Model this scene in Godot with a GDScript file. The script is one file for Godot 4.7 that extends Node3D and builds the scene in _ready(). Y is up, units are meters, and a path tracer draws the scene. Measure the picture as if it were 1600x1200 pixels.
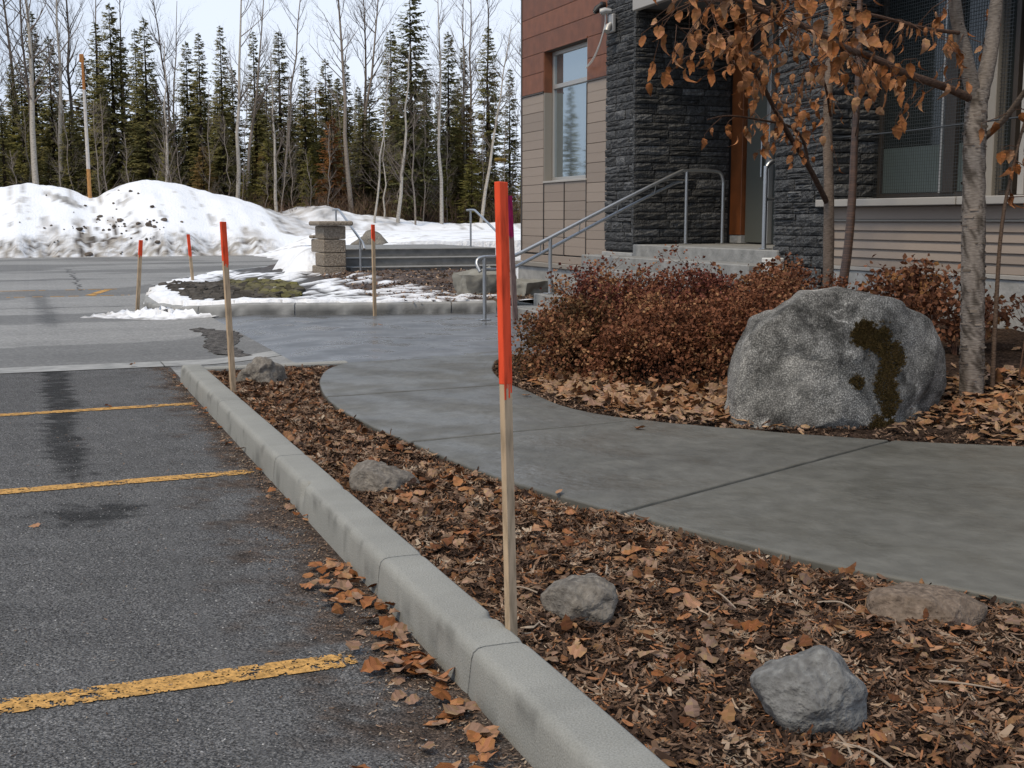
extends Node3D
# Winter edge of a small parking lot: kerb, mulch bed, walkway, marker stakes, building entrance, snow banks and forest.

# ---------------------------------------------------------------- mesh builder
class MB:
	var v := PackedVector3Array()
	var n := PackedVector3Array()
	var c := PackedColorArray()
	var col := Color(1, 1, 1)
	func tri(a: Vector3, b: Vector3, d: Vector3):
		var q := (d - a).cross(b - a).normalized()
		v.push_back(a); v.push_back(b); v.push_back(d)
		n.push_back(q); n.push_back(q); n.push_back(q)
		c.push_back(col); c.push_back(col); c.push_back(col)
	func quad(a: Vector3, b: Vector3, d: Vector3, e: Vector3):
		tri(a, b, d); tri(a, d, e)
	func stri(a: Vector3, b: Vector3, d: Vector3, na: Vector3, nb: Vector3, nd: Vector3, ca: Color, cb: Color, cd: Color):
		v.push_back(a); v.push_back(b); v.push_back(d)
		n.push_back(na); n.push_back(nb); n.push_back(nd)
		c.push_back(ca); c.push_back(cb); c.push_back(cd)
	# box with chamfered edges; t places it
	func box(t: Transform3D, s: Vector3, ch := 0.0):
		var h := s * 0.5
		if ch <= 0.0:
			var k := []
			for i in 8:
				k.append(t * Vector3(h.x if i & 1 else -h.x, h.y if i & 2 else -h.y, h.z if i & 4 else -h.z))
			quad(k[0], k[1], k[3], k[2]); quad(k[5], k[4], k[6], k[7])
			quad(k[4], k[0], k[2], k[6]); quad(k[1], k[5], k[7], k[3])
			quad(k[2], k[3], k[7], k[6]); quad(k[4], k[5], k[1], k[0])
			return
		var g := Vector3(maxf(h.x - ch, 0.0005), maxf(h.y - ch, 0.0005), maxf(h.z - ch, 0.0005))
		var P := func(i: int, ax: int) -> Vector3:
			var q := Vector3(g.x if i & 1 else -g.x, g.y if i & 2 else -g.y, g.z if i & 4 else -g.z)
			q[ax] = h[ax] if i & (1 << ax) else -h[ax]
			return t * q
		# faces
		out4(P.call(1, 0), P.call(3, 0), P.call(7, 0), P.call(5, 0), t.basis.x)
		out4(P.call(0, 0), P.call(2, 0), P.call(6, 0), P.call(4, 0), -t.basis.x)
		out4(P.call(2, 1), P.call(3, 1), P.call(7, 1), P.call(6, 1), t.basis.y)
		out4(P.call(0, 1), P.call(1, 1), P.call(5, 1), P.call(4, 1), -t.basis.y)
		out4(P.call(4, 2), P.call(5, 2), P.call(7, 2), P.call(6, 2), t.basis.z)
		out4(P.call(0, 2), P.call(1, 2), P.call(3, 2), P.call(2, 2), -t.basis.z)
		# edges
		for ax in 3:
			var a1 := (ax + 1) % 3
			var a2 := (ax + 2) % 3
			for m in 4:
				var i0 := 0
				if m & 1: i0 |= 1 << a1
				if m & 2: i0 |= 1 << a2
				var i1: int = i0 | (1 << ax)
				var o: Vector3 = t.basis[a1] * (1.0 if m & 1 else -1.0) + t.basis[a2] * (1.0 if m & 2 else -1.0)
				out4(P.call(i0, a1), P.call(i1, a1), P.call(i1, a2), P.call(i0, a2), o)
		for i in 8:
			var o2: Vector3 = t.basis.x * (1.0 if i & 1 else -1.0) + t.basis.y * (1.0 if i & 2 else -1.0) + t.basis.z * (1.0 if i & 4 else -1.0)
			out3(P.call(i, 0), P.call(i, 1), P.call(i, 2), o2)
	func out3(a: Vector3, b: Vector3, d: Vector3, o: Vector3):
		if (d - a).cross(b - a).dot(o) >= 0.0: tri(a, b, d)
		else: tri(a, d, b)
	func out4(a: Vector3, b: Vector3, d: Vector3, e: Vector3, o: Vector3):
		if (d - a).cross(b - a).dot(o) >= 0.0: quad(a, b, d, e)
		else: quad(a, e, d, b)
	func bx(x0: float, x1: float, y0: float, y1: float, z0: float, z1: float, ch := 0.0):
		box(Transform3D(Basis(), Vector3(x0 + x1, y0 + y1, z0 + z1) * 0.5), Vector3(absf(x1 - x0), absf(y1 - y0), absf(z1 - z0)), ch)
	# round tube along points
	func tube(p: Array, r: Array, sides := 6, cap := true):
		var rings := []
		var nrm := []
		var up := Vector3(0.31, 0.2, 0.93)
		for i in p.size():
			var d: Vector3 = (p[mini(i + 1, p.size() - 1)] - p[maxi(i - 1, 0)]).normalized()
			if absf(d.dot(up)) > 0.96: up = Vector3(0.9, 0.3, -0.2)
			var s := d.cross(up).normalized()
			var w := s.cross(d).normalized()
			up = w
			var ring := []
			var nr := []
			for k in sides:
				var a := TAU * k / sides
				var o := s * cos(a) + w * sin(a)
				ring.append(p[i] + o * float(r[i])); nr.append(o)
			rings.append(ring); nrm.append(nr)
		for i in p.size() - 1:
			for k in sides:
				var k2 := (k + 1) % sides
				var A: Vector3 = rings[i][k]
				var B: Vector3 = rings[i][k2]
				var C: Vector3 = rings[i + 1][k2]
				var D: Vector3 = rings[i + 1][k]
				if (C - A).cross(B - A).dot(nrm[i][k]) >= 0.0:
					stri(A, B, C, nrm[i][k], nrm[i][k2], nrm[i + 1][k2], col, col, col)
					stri(A, C, D, nrm[i][k], nrm[i + 1][k2], nrm[i + 1][k], col, col, col)
				else:
					stri(A, C, B, nrm[i][k], nrm[i + 1][k2], nrm[i][k2], col, col, col)
					stri(A, D, C, nrm[i][k], nrm[i + 1][k], nrm[i + 1][k2], col, col, col)
		if cap:
			for e in [0, p.size() - 1]:
				var o3: Vector3 = (p[0] - p[1]) if e == 0 else (p[e] - p[e - 1])
				for k in range(1, sides - 1):
					out3(rings[e][0], rings[e][k], rings[e][k + 1], o3)
	# smooth grid; pts[i][j], colours likewise or null; `o` says which side is out
	func grid(pts: Array, cols, o: Vector3, wrap := false):
		var I := pts.size()
		var J: int = pts[0].size()
		var N := []
		for i in I:
			var row := []
			for j in J:
				var jn := (j + 1) % J if wrap else mini(j + 1, J - 1)
				var jp := (j - 1 + J) % J if wrap else maxi(j - 1, 0)
				var du: Vector3 = pts[mini(i + 1, I - 1)][j] - pts[maxi(i - 1, 0)][j]
				var dv: Vector3 = pts[i][jn] - pts[i][jp]
				row.append(du.cross(dv).normalized())
			N.append(row)
		for j in J:
			if N[0][j].length() < 0.5: N[0][j] = N[1][j]
			if N[I - 1][j].length() < 0.5: N[I - 1][j] = N[I - 2][j]
		var im := I / 2
		var jm := J / 2
		var flip: bool = N[im][jm].dot(o if o != Vector3.ZERO else (pts[im][jm] - centre(pts))) < 0.0
		if flip:
			for i in I:
				for j in J: N[i][j] = -N[i][j]
		for i in I - 1:
			for j in (J if wrap else J - 1):
				var j2 := (j + 1) % J
				var A: Vector3 = pts[i][j]
				var B: Vector3 = pts[i][j2]
				var C: Vector3 = pts[i + 1][j2]
				var D: Vector3 = pts[i + 1][j]
				var ca: Color = cols[i][j] if cols != null else col
				var cb: Color = cols[i][j2] if cols != null else col
				var cc: Color = cols[i + 1][j2] if cols != null else col
				var cd: Color = cols[i + 1][j] if cols != null else col
				if (C - A).cross(B - A).dot(N[i][j] + N[i + 1][j2]) >= 0.0:
					stri(A, B, C, N[i][j], N[i][j2], N[i + 1][j2], ca, cb, cc)
					stri(A, C, D, N[i][j], N[i + 1][j2], N[i + 1][j], ca, cc, cd)
				else:
					stri(A, C, B, N[i][j], N[i + 1][j2], N[i][j2], ca, cc, cb)
					stri(A, D, C, N[i][j], N[i + 1][j], N[i + 1][j2], ca, cd, cc)
	func centre(pts: Array) -> Vector3:
		var s := Vector3.ZERO
		var k := 0
		for r in pts:
			for q in r:
				s += q; k += 1
		return s / k
	# profile of (x, y) points swept along z from z0 to z1, closed outline, capped with a fan
	func extrude(prof: Array, z0: float, z1: float, t := Transform3D()):
		var m := Vector2.ZERO
		for q in prof: m += q
		m /= prof.size()
		for i in prof.size():
			var a: Vector2 = prof[i]
			var b: Vector2 = prof[(i + 1) % prof.size()]
			var o := Vector2(b.y - a.y, a.x - b.x)
			if o.dot((a + b) * 0.5 - m) < 0.0: o = -o
			out4(t * Vector3(a.x, a.y, z0), t * Vector3(b.x, b.y, z0), t * Vector3(b.x, b.y, z1), t * Vector3(a.x, a.y, z1), t.basis * Vector3(o.x, o.y, 0))
			for e in 2:
				var z := z0 if e == 0 else z1
				out3(t * Vector3(m.x, m.y, z), t * Vector3(a.x, a.y, z), t * Vector3(b.x, b.y, z), t.basis * Vector3(0, 0, (z - (z1 if e == 0 else z0))))
	func mesh() -> ArrayMesh:
		var a := []
		a.resize(Mesh.ARRAY_MAX)
		a[Mesh.ARRAY_VERTEX] = v; a[Mesh.ARRAY_NORMAL] = n; a[Mesh.ARRAY_COLOR] = c
		var m := ArrayMesh.new()
		m.add_surface_from_arrays(Mesh.PRIMITIVE_TRIANGLES, a)
		return m

# ---------------------------------------------------------------- shorthand
var R := RandomNumberGenerator.new()
var N1 := FastNoiseLite.new()
var N2 := FastNoiseLite.new()
var M := {}
var used := {}

func rf(a: float, b: float) -> float: return R.randf_range(a, b)
func lin(r: float, g: float, b: float) -> Color: return Color(r, g, b).linear_to_srgb()
func n1(x: float, y: float, f: float) -> float: return 1.5 * N1.get_noise_2d(x * f * 10000.0, y * f * 10000.0)
func n3(p: Vector3, f: float) -> float: return 1.5 * N1.get_noise_3dv(p * f * 10000.0)
func ns(x: float, y: float, f: float) -> float: return n1(x, y, f * 0.13)
func ss(a: float, b: float, x: float) -> float: return smoothstep(a, b, x)

func numbered(s: String) -> String:
	if not used.has(s):
		used[s] = 0
		return s
	used[s] += 1
	return "%s_%03d" % [s, used[s]]
func part(called: String, b, m: Material, parent: Node) -> MeshInstance3D:
	var o := MeshInstance3D.new()
	o.name = called
	o.mesh = b.mesh() if b is MB else b
	o.material_override = m
	parent.add_child(o, true)
	return o
func meta(o: Node, label: String, cat: String, group := "", kind := ""):
	o.set_meta("label", label); o.set_meta("category", cat)
	if group: o.set_meta("group", group)
	if kind: o.set_meta("kind", kind)
func thing(called: String, at: Vector3, label: String, cat: String, group := "", kind := "") -> Node3D:
	var o := Node3D.new()
	o.name = numbered(called); o.position = at
	add_child(o)
	meta(o, label, cat, group, kind)
	return o
func solo(called: String, b, m: Material, label: String, cat: String, group := "", kind := "") -> MeshInstance3D:
	var o := part(numbered(called), b, m, self)
	meta(o, label, cat, group, kind)
	return o
func struct(called: String, b, m: Material, label: String, cat: String) -> MeshInstance3D:
	return solo(called, b, m, label, cat, "", "structure")

func noise(sd: int, freq: float, type: int, stops: Array, size := 512, oct := 3, frac := FastNoiseLite.FRACTAL_FBM) -> NoiseTexture2D:
	var f := FastNoiseLite.new()
	f.seed = sd; f.frequency = freq; f.noise_type = type
	f.fractal_type = frac if oct > 1 else FastNoiseLite.FRACTAL_NONE
	f.fractal_octaves = oct
	var t := NoiseTexture2D.new()
	t.width = size; t.height = size; t.seamless = true; t.seamless_blend_skirt = 0.15
	t.noise = f
	var g := Gradient.new()
	g.offsets = PackedFloat32Array(stops.map(func(s): return s[0]))
	g.colors = PackedColorArray(stops.map(func(s): return s[1]))
	t.color_ramp = g
	return t
func bump(sd: int, freq: float, type: int, strength: float, size := 512, oct := 3) -> NoiseTexture2D:
	var f := FastNoiseLite.new()
	f.seed = sd; f.frequency = freq; f.noise_type = type
	f.fractal_octaves = oct
	if oct <= 1: f.fractal_type = FastNoiseLite.FRACTAL_NONE
	var t := NoiseTexture2D.new()
	t.width = size; t.height = size; t.seamless = true; t.seamless_blend_skirt = 0.15
	t.noise = f; t.as_normal_map = true; t.bump_strength = strength
	return t
func mat(base: Color, rough := 0.8, tex: Texture2D = null, nrm: Texture2D = null, scale := 1.0, nscale := 1.0, vcol := false, world := true) -> StandardMaterial3D:
	var m := StandardMaterial3D.new()
	m.albedo_color = base; m.roughness = rough
	m.metallic_specular = 0.5
	if tex: m.albedo_texture = tex
	if nrm:
		m.normal_enabled = true; m.normal_texture = nrm; m.normal_scale = nscale
	if tex or nrm:
		m.uv1_triplanar = true; m.uv1_world_triplanar = world
		m.uv1_scale = Vector3.ONE * scale
	m.vertex_color_use_as_albedo = vcol
	return m

const SIMPLEX := FastNoiseLite.TYPE_SIMPLEX_SMOOTH
const CELL := FastNoiseLite.TYPE_CELLULAR
const VALUE := FastNoiseLite.TYPE_VALUE

func materials():
	var W := Color(1, 1, 1)
	M.asphalt = mat(W, 0.9, noise(1, 0.17, VALUE, [[0.0, lin(.04, .04, .041)], [0.35, lin(.13, .13, .132)], [0.6, lin(.24, .24, .243)], [0.8, lin(.36, .36, .36)], [1.0, lin(.7, .7, .68)]], 1024, 2), bump(2, 0.14, VALUE, 10.0, 1024, 2), 1.3, 1.2, true)
	M.drive = mat(W, 0.7, noise(3, 0.1, VALUE, [[0.0, lin(.17, .17, .17)], [0.5, lin(.28, .28, .278)], [1.0, lin(.4, .4, .395)]], 512, 3), bump(4, 0.1, VALUE, 4.0, 512, 3), 0.9, 0.6, true)
	M.walk = mat(W, 0.62, noise(5, 0.012, SIMPLEX, [[0.0, lin(.124, .121, .108)], [0.5, lin(.151, .147, .132)], [1.0, lin(.184, .179, .162)]], 1024, 6), bump(6, 0.12, VALUE, 2.0, 512, 3), 0.55, 0.5, true)
	M.walk.roughness_texture = noise(7, 0.006, SIMPLEX, [[0.25, Color(.55, .55, .55)], [0.75, Color(1, 1, 1)]], 512, 4)
	M.apron = mat(W, 0.5, noise(8, 0.012, SIMPLEX, [[0.0, lin(.115, .118, .123)], [0.5, lin(.14, .143, .148)], [1.0, lin(.18, .182, .185)]], 512, 5), bump(9, 0.1, VALUE, 1.0, 512, 3), 0.3, 0.4, true)
	M.apron.roughness_texture = noise(10, 0.008, SIMPLEX, [[0.3, Color(.4, .4, .4)], [0.7, Color(1, 1, 1)]], 512, 4)
	M.kerb = mat(W, 0.85, noise(11, 0.09, SIMPLEX, [[0.0, lin(.22, .22, .202)], [0.45, lin(.305, .304, .282)], [0.6, lin(.325, .323, .302)], [1.0, lin(.41, .408, .385)]], 1024, 5), bump(12, 0.35, VALUE, 3.0, 512, 2), 1.6, 0.35, true)
	M.concrete = mat(W, 0.85, noise(13, 0.012, SIMPLEX, [[0.0, lin(.26, .265, .26)], [0.5, lin(.36, .36, .35)], [1.0, lin(.46, .46, .45)]], 512, 6), bump(14, 0.15, VALUE, 2.0, 512, 3), 0.7, 0.6, true)
	M.yellow = mat(lin(.6, .34, .11), 0.8, noise(15, 0.03, SIMPLEX, [[0.0, Color(.72, .72, .72)], [0.6, Color(1, 1, 1)]], 512, 4), bump(2, 0.14, VALUE, 8.0, 512, 2), 1.6, 0.9)
	M.soil = mat(W, 0.95, noise(16, 0.05, SIMPLEX, [[0.0, lin(.018, .013, .01)], [0.5, lin(.06, .04, .03)], [1.0, lin(.15, .1, .07)]], 512, 5), bump(17, 0.08, VALUE, 12.0, 512, 4), 1.1, 1.4, true)
	M.litter = mat(W, 0.8, null, null, 1.0, 1.0, true)
	M.snow = mat(W, 0.7, null, bump(18, 0.05, SIMPLEX, 6.0, 512, 5), 0.35, 0.8, true)
	M.snow.subsurf_scatter_enabled = false
	M.rock = mat(W, 0.85, noise(19, 0.03, SIMPLEX, [[0.0, lin(.13, .125, .12)], [0.45, lin(.24, .23, .22)], [0.6, lin(.3, .29, .275)], [1.0, lin(.48, .47, .45)]], 512, 6), bump(20, 0.06, SIMPLEX, 8.0, 512, 5), 2.2, 1.0, true, false)
	M.boulder = mat(W, 0.9, noise(21, 0.055, SIMPLEX, [[0.0, lin(.1, .1, .1)], [0.35, lin(.19, .19, .188)], [0.55, lin(.29, .29, .285)], [0.66, lin(.5, .5, .49)], [0.8, lin(.85, .85, .83)]], 1024, 5), bump(22, 0.05, SIMPLEX, 4.0, 512, 5), 1.6, 0.8, true, false)
	M.moss = mat(W, 0.95, null, null, 1, 1, true)
	for i in 4:
		var t: float = [0.55, 0.85, 1.25, 1.9][i]
		M["stone%d" % i] = mat(W, 0.72, noise(30 + i, 0.02, SIMPLEX, [[0.0, lin(.036 * t, .037 * t, .038 * t)], [0.5, lin(.075 * t, .077 * t, .079 * t)], [1.0, lin(.16 * t, .162 * t, .163 * t)]], 256, 5), bump(34, 0.05, SIMPLEX, 14.0, 256, 5), 2.5, 1.0, false, true)
	M.mortar = mat(lin(.025, .025, .027), 0.95)
	for i in 3:
		var q: float = [0.92, 1.0, 1.08][i]
		M["tan%d" % i] = mat(lin(.285 * q, .232 * q, .19 * q), 0.62, null, bump(40, 0.02, SIMPLEX, 2.0, 256, 5), 1.5, 0.3)
		M["red%d" % i] = mat(lin(.225 * q, .08 * q, .036 * q), 0.55, noise(43 + i, 0.01, SIMPLEX, [[0.0, Color(.82, .82, .82)], [1.0, Color(1, 1, 1)]], 256, 5), bump(40, 0.02, SIMPLEX, 2.0, 256, 5), 1.5, 0.3)
	M.trim = mat(lin(.27, .245, .21), 0.5)
	M.darktrim = mat(lin(.05, .04, .033), 0.5)
	M.sill = mat(lin(.38, .36, .33), 0.5)
	M.core = mat(lin(.06, .055, .05), 0.9)
	M.soffit = mat(lin(.12, .12, .12), 0.8)
	M.wood = mat(lin(.24, .075, .022), 0.5, noise(47, 0.01, SIMPLEX, [[0.0, Color(.75, .75, .75)], [1.0, Color(1, 1, 1)]], 256, 4), null, 1.0)
	M.glass = mat(lin(.4, .46, .48), 0.03)
	M.glass.metallic = 0.85
	M.darkglass = mat(lin(.02, .026, .026), 0.05)
	M.darkglass.metallic_specular = 0.8
	M.door = mat(lin(.11, .115, .1), 0.35)
	M.pale_reflection = mat(lin(.1, .13, .126), 0.5)  # pale green tone painted in place of a reflection in the lower glass
	M.wire = mat(lin(.075, .08, .082), 0.5)
	M.wire.metallic = 0.6
	M.steel = mat(lin(.42, .43, .44), 0.38)
	M.steel.metallic = 0.9
	M.aluminium = mat(lin(.45, .44, .42), 0.4)
	M.aluminium.metallic = 0.5
	M.lath = mat(W, 0.8, stake_tex(), null, 1.0, 1.0, true, false)
	M.lath.uv1_scale = Vector3(4, 0.8, 4)
	M.bark = mat(W, 0.9, noise(50, 0.03, SIMPLEX, [[0.0, lin(.09, .08, .072)], [0.3, lin(.23, .212, .196)], [0.6, lin(.35, .328, .305)], [1.0, lin(.48, .455, .43)]], 512, 5), bump(51, 0.03, SIMPLEX, 10.0, 512, 5), 1.0, 1.0, true)
	M.bark.uv1_scale = Vector3(1.5, 7, 1.5)
	M.palebark = mat(W, 0.85, noise(57, 0.03, SIMPLEX, [[0.0, lin(.2, .18, .16)], [0.35, lin(.48, .46, .43)], [0.6, lin(.6, .58, .55)], [1.0, lin(.74, .72, .69)]], 256, 4), null, 1.0, 1.0, true)
	M.palebark.uv1_scale = Vector3(1, 2, 1)
	M.twig = mat(W, 0.85, null, null, 1, 1, true)
	M.bronze = mat(W, 0.42, noise(52, 0.02, SIMPLEX, [[0.0, lin(.03, .019, .014)], [0.6, lin(.075, .04, .025)], [1.0, lin(.2, .11, .065)]], 256, 4), null, 1.0, 1.0, true)
	M.bronze.uv1_scale = Vector3(1.5, 9, 1.5)
	M.leaf = mat(W, 0.7, null, null, 1, 1, true)
	M.leaf.backlight_enabled = true
	M.leaf.backlight = lin(.14, .07, .03)
	M.needle = mat(W, 0.85, null, null, 1, 1, true)
	M.block = mat(W, 0.9, noise(53, 0.04, SIMPLEX, [[0.0, lin(.19, .16, .128)], [0.5, lin(.3, .255, .205)], [1.0, lin(.4, .35, .29)]], 256, 5), bump(54, 0.07, SIMPLEX, 8.0, 256, 4), 2.0, 1.0)
	M.black = mat(lin(.015, .015, .016), 0.5)
	M.white = mat(lin(.6, .59, .56), 0.6)
	for i in 5:
		var lc: Color = [lin(.5, .225, .1), lin(.58, .285, .14), lin(.62, .37, .22), lin(.36, .15, .06), lin(.45, .3, .205)][i]
		M["dry%d" % i] = mat(lc, 0.75, noise(60, 0.05, SIMPLEX, [[0.0, Color(.7, .7, .7)], [1.0, Color(1, 1, 1)]], 128, 4), null, 6.0, 1.0, true, false)
		M["dry%d" % i].backlight_enabled = true
		M["dry%d" % i].backlight = lc * 0.35

func dull():
	# rough organic and mineral surfaces hardly shine
	for k in ["needle", "litter", "leaf", "twig", "soil", "moss", "bark", "palebark", "dry0", "dry1", "dry2", "dry3", "dry4"]: M[k].metallic_specular = 0.12
	for k in ["asphalt", "kerb", "rock", "boulder", "block", "concrete", "lath", "yellow"]: M[k].metallic_specular = 0.25
	for k in ["walk", "drive"]: M[k].metallic_specular = 0.35
func stake_tex() -> NoiseTexture2D:
	return noise(48, 0.03, SIMPLEX, [[0.0, Color(.72, .72, .72)], [0.5, Color(.93, .93, .93)], [1.0, Color(1, 1, 1)]], 256, 5)

# ---------------------------------------------------------------- plan of the place
# walkway edge towards the mulch strip and towards the planting bed: x for a given z
const WL := [[-9.5, 2.3], [-9.2, 2.1], [-8.8, 1.95], [-8.32, 1.83], [-7.55, 1.72], [-6.75, 1.71], [-5.95, 1.78], [-4.97, 1.9], [-4.18, 2.12], [-3.64, 2.31], [-3.18, 2.49], [-2.73, 2.76], [-1.9, 3.28], [-1.0, 3.95], [0.0, 4.8]]
const WU := [[-10.2, 5.0], [-9.9, 4.2], [-9.4, 3.65], [-8.8, 3.32], [-8.2, 3.14], [-7.82, 3.09], [-7.42, 3.07], [-6.9, 3.03], [-6.5, 3.07], [-6.14, 3.23], [-5.71, 3.56], [-5.14, 4.08], [-4.68, 4.67], [-4.2, 5.4], [-3.6, 6.5], [-2.9, 8.0]]
func at(tb: Array, z: float) -> float:
	if z <= tb[0][0]: return tb[0][1]
	for i in tb.size() - 1:
		if z <= tb[i + 1][0]:
			# cubic through the neighbours
			var p0: Array = tb[maxi(i - 1, 0)]
			var p3: Array = tb[mini(i + 2, tb.size() - 1)]
			var t: float = (z - tb[i][0]) / (tb[i + 1][0] - tb[i][0])
			var m1: float = (tb[i + 1][1] - p0[1]) / (tb[i + 1][0] - p0[0]) * (tb[i + 1][0] - tb[i][0])
			var m2: float = (p3[1] - tb[i][1]) / (p3[0] - tb[i][0]) * (tb[i + 1][0] - tb[i][0])
			var t2 := t * t
			var t3 := t2 * t
			return (2 * t3 - 3 * t2 + 1) * tb[i][1] + (t3 - 2 * t2 + t) * m1 + (-2 * t3 + 3 * t2) * tb[i + 1][1] + (t3 - t2) * m2
	return tb[-1][1]
func mulch_y(x: float, z: float) -> float:
	var mid: float = ss(1.17, 1.4, x) * ss(0.0, 0.3, at(WL, z) - x)
	return 0.07 + 0.018 * n1(x, z, 0.03) + 0.006 * n1(x, z, 0.2) + 0.012 * mid
func bed_y(x: float, z: float) -> float:
	var d: float = maxf(0.0, x - at(WU, z)) if z < -2.9 else 0.0
	return 0.085 + 0.30 * ss(0.4, 3.4, d) + 0.03 * ss(0.0, 0.5, d) + 0.02 * n1(x, z, 0.03)
func apron_y(x: float, _z: float) -> float: return 0.1 * ss(1.3, 2.6, x)
func island_y(x: float, z: float) -> float:
	return 0.13 + 0.22 * ss(-15.5, -19.0, z) * ss(2.5, 5.0, x) + 0.05 * ss(-15, -17, z) + 0.03 * n1(x, z, 0.02) + 0.1 * apron_y(x, z) * 10.0 * ss(-17, -15, z)

# ================================================================ scene
func _ready():
	R.seed = 11
	N1.seed = 5; N1.frequency = 0.01; N1.fractal_octaves = 4
	N2.seed = 9; N2.frequency = 0.01
	# --- camera
	var cam := Camera3D.new()
	cam.name = "camera"
	cam.position = Vector3(0, 1.25, 0)
	cam.rotation_degrees = Vector3(-7.784, -21.57, 0)
	cam.fov = 35.40
	cam.near = 0.05; cam.far = 3000.0
	add_child(cam)
	cam.current = true
	# --- sky and exposure
	var sky := ProceduralSkyMaterial.new()
	sky.sky_top_color = lin(.34, .43, .58)
	sky.sky_horizon_color = lin(.475, .54, .64)
	sky.sky_curve = 0.25
	sky.ground_horizon_color = lin(.5, .5, .5)
	sky.ground_bottom_color = lin(.3, .3, .3)
	sky.sun_angle_max = 1.0
	var cf := FastNoiseLite.new()
	cf.seed = 21; cf.frequency = 0.009; cf.fractal_octaves = 5
	var ct := NoiseTexture2D.new()
	ct.width = 1024; ct.height = 512; ct.seamless = true; ct.noise = cf
	var cg := Gradient.new()
	cg.offsets = PackedFloat32Array([0.32, 0.5, 0.7])
	cg.colors = PackedColorArray([Color(1, .98, .95, 0.0), Color(1, .98, .95, 0.09), Color(1, .98, .95, 0.2)])
	ct.color_ramp = cg
	sky.sky_cover = ct
	var env := Environment.new()
	env.background_mode = Environment.BG_SKY
	env.sky = Sky.new()
	env.sky.sky_material = sky
	env.tonemap_mode = Environment.TONE_MAPPER_LINEAR
	env.tonemap_exposure = 1.36
	env.sdfgi_enabled = true; env.ssao_enabled = true; env.ssil_enabled = true
	var we := WorldEnvironment.new()
	we.name = "world_environment"
	we.environment = env
	add_child(we)
	# --- sun behind thin cloud
	var sun := DirectionalLight3D.new()
	sun.name = "sun"
	sun.light_energy = 0.5
	sun.light_angular_distance = 14.0
	sun.light_color = Color(1.0, 0.93, 0.82)
	sun.shadow_enabled = true
	add_child(sun)
	sun.look_at_from_position(Vector3(-6, 10, 3), Vector3.ZERO)
	materials()
	dull()
	ground()
	kerbs()
	walk()
	island()
	building()
	steps_and_rails()
	side_stairs()
	snow()
	forest()
	rocks()
	stakes()
	birch()
	shrubs()
	litter()

# ---------------------------------------------------------------- ground
func field(x0: float, x1: float, z0: float, z1: float, st: float, h: Callable, cf: Callable) -> MB:
	var b := MB.new()
	var pts := []
	var cols := []
	var I := int(ceil((x1 - x0) / st))
	var J := int(ceil((z1 - z0) / st))
	for i in I + 1:
		var r := []
		var rc := []
		for j in J + 1:
			var x := lerpf(x0, x1, float(i) / I)
			var z := lerpf(z0, z1, float(j) / J)
			r.append(Vector3(x, h.call(x, z), z)); rc.append(cf.call(x, z))
		pts.append(r); cols.append(rc)
	b.grid(pts, cols, Vector3.UP)
	return b
func grey(k: float) -> Color: return Color(k, k, k)

func lot_colour(x: float, z: float) -> Color:
	var k := 0.58 + 0.05 * n1(x, z, 0.006) + 0.07 * n1(x, z, 0.03)
	# oil drips down the middle of the stalls: ragged dark streak and a smaller blot
	var w := 0.085 + 0.06 * n1(x * 0.2, z, 0.07) + 0.03 * n1(x, z, 0.3)
	var s := ss(0.025, -0.02, absf(x - 0.11 + 0.03 * n1(3.0, z, 0.008)) - w) * ss(-5.9, -6.6, z + 0.35 * n1(x, 1.0, 0.1)) * (0.8 + 0.5 * n1(x * 0.4, z, 0.08))
	s += 0.7 * ss(0.06, -0.1, Vector2((x - 0.18) * 0.9, (z + 5.35) * 0.9).length() - 0.17 - 0.13 * n1(x, z, 0.06))
	k *= 1.0 - 0.68 * clampf(s * 1.35, 0.0, 1.0)
	var c := Color(k * 1.01, k, k * 0.985)
	# brown grit swept against the kerb
	var e := 1.01 - x
	var g := ss(0.40, 0.1, e + 0.22 * n1(x, z, 0.03) + 0.12 * n1(x, z, 0.15) + 0.16 * ss(-4.5, -7.0, z))
	return c.lerp(Color(0.5, 0.36, 0.27) * (0.75 + 0.6 * n1(x, z, 0.25)), g * 0.9)
func drive_colour(x: float, z: float) -> Color:
	var k := 0.86 + 0.08 * n1(x * 0.35, z, 0.006) + 0.06 * n1(x * 0.4, z, 0.03)
	# damp and dry zones with a clear edge
	var d := n1(x * 0.3 + 7.0, z * 0.8, 0.0035) + 0.12 * n1(x, z, 0.03)
	k *= 1.0 - 0.36 * ss(0.0, 0.12, d)
	# long tar-dark streak carried on from the stalls
	var s := ss(0.16, 0.05, absf(x - 0.25 - 0.02 * (z + 11.0)) + 0.1 * n1(x, z * 2.0, 0.05)) * ss(-14.5, -16.0, z) * ss(-22.0, -21.0, z)
	k *= 1.0 - 0.45 * s
	return Color(k, k * 0.985, k * 0.95)

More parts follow.
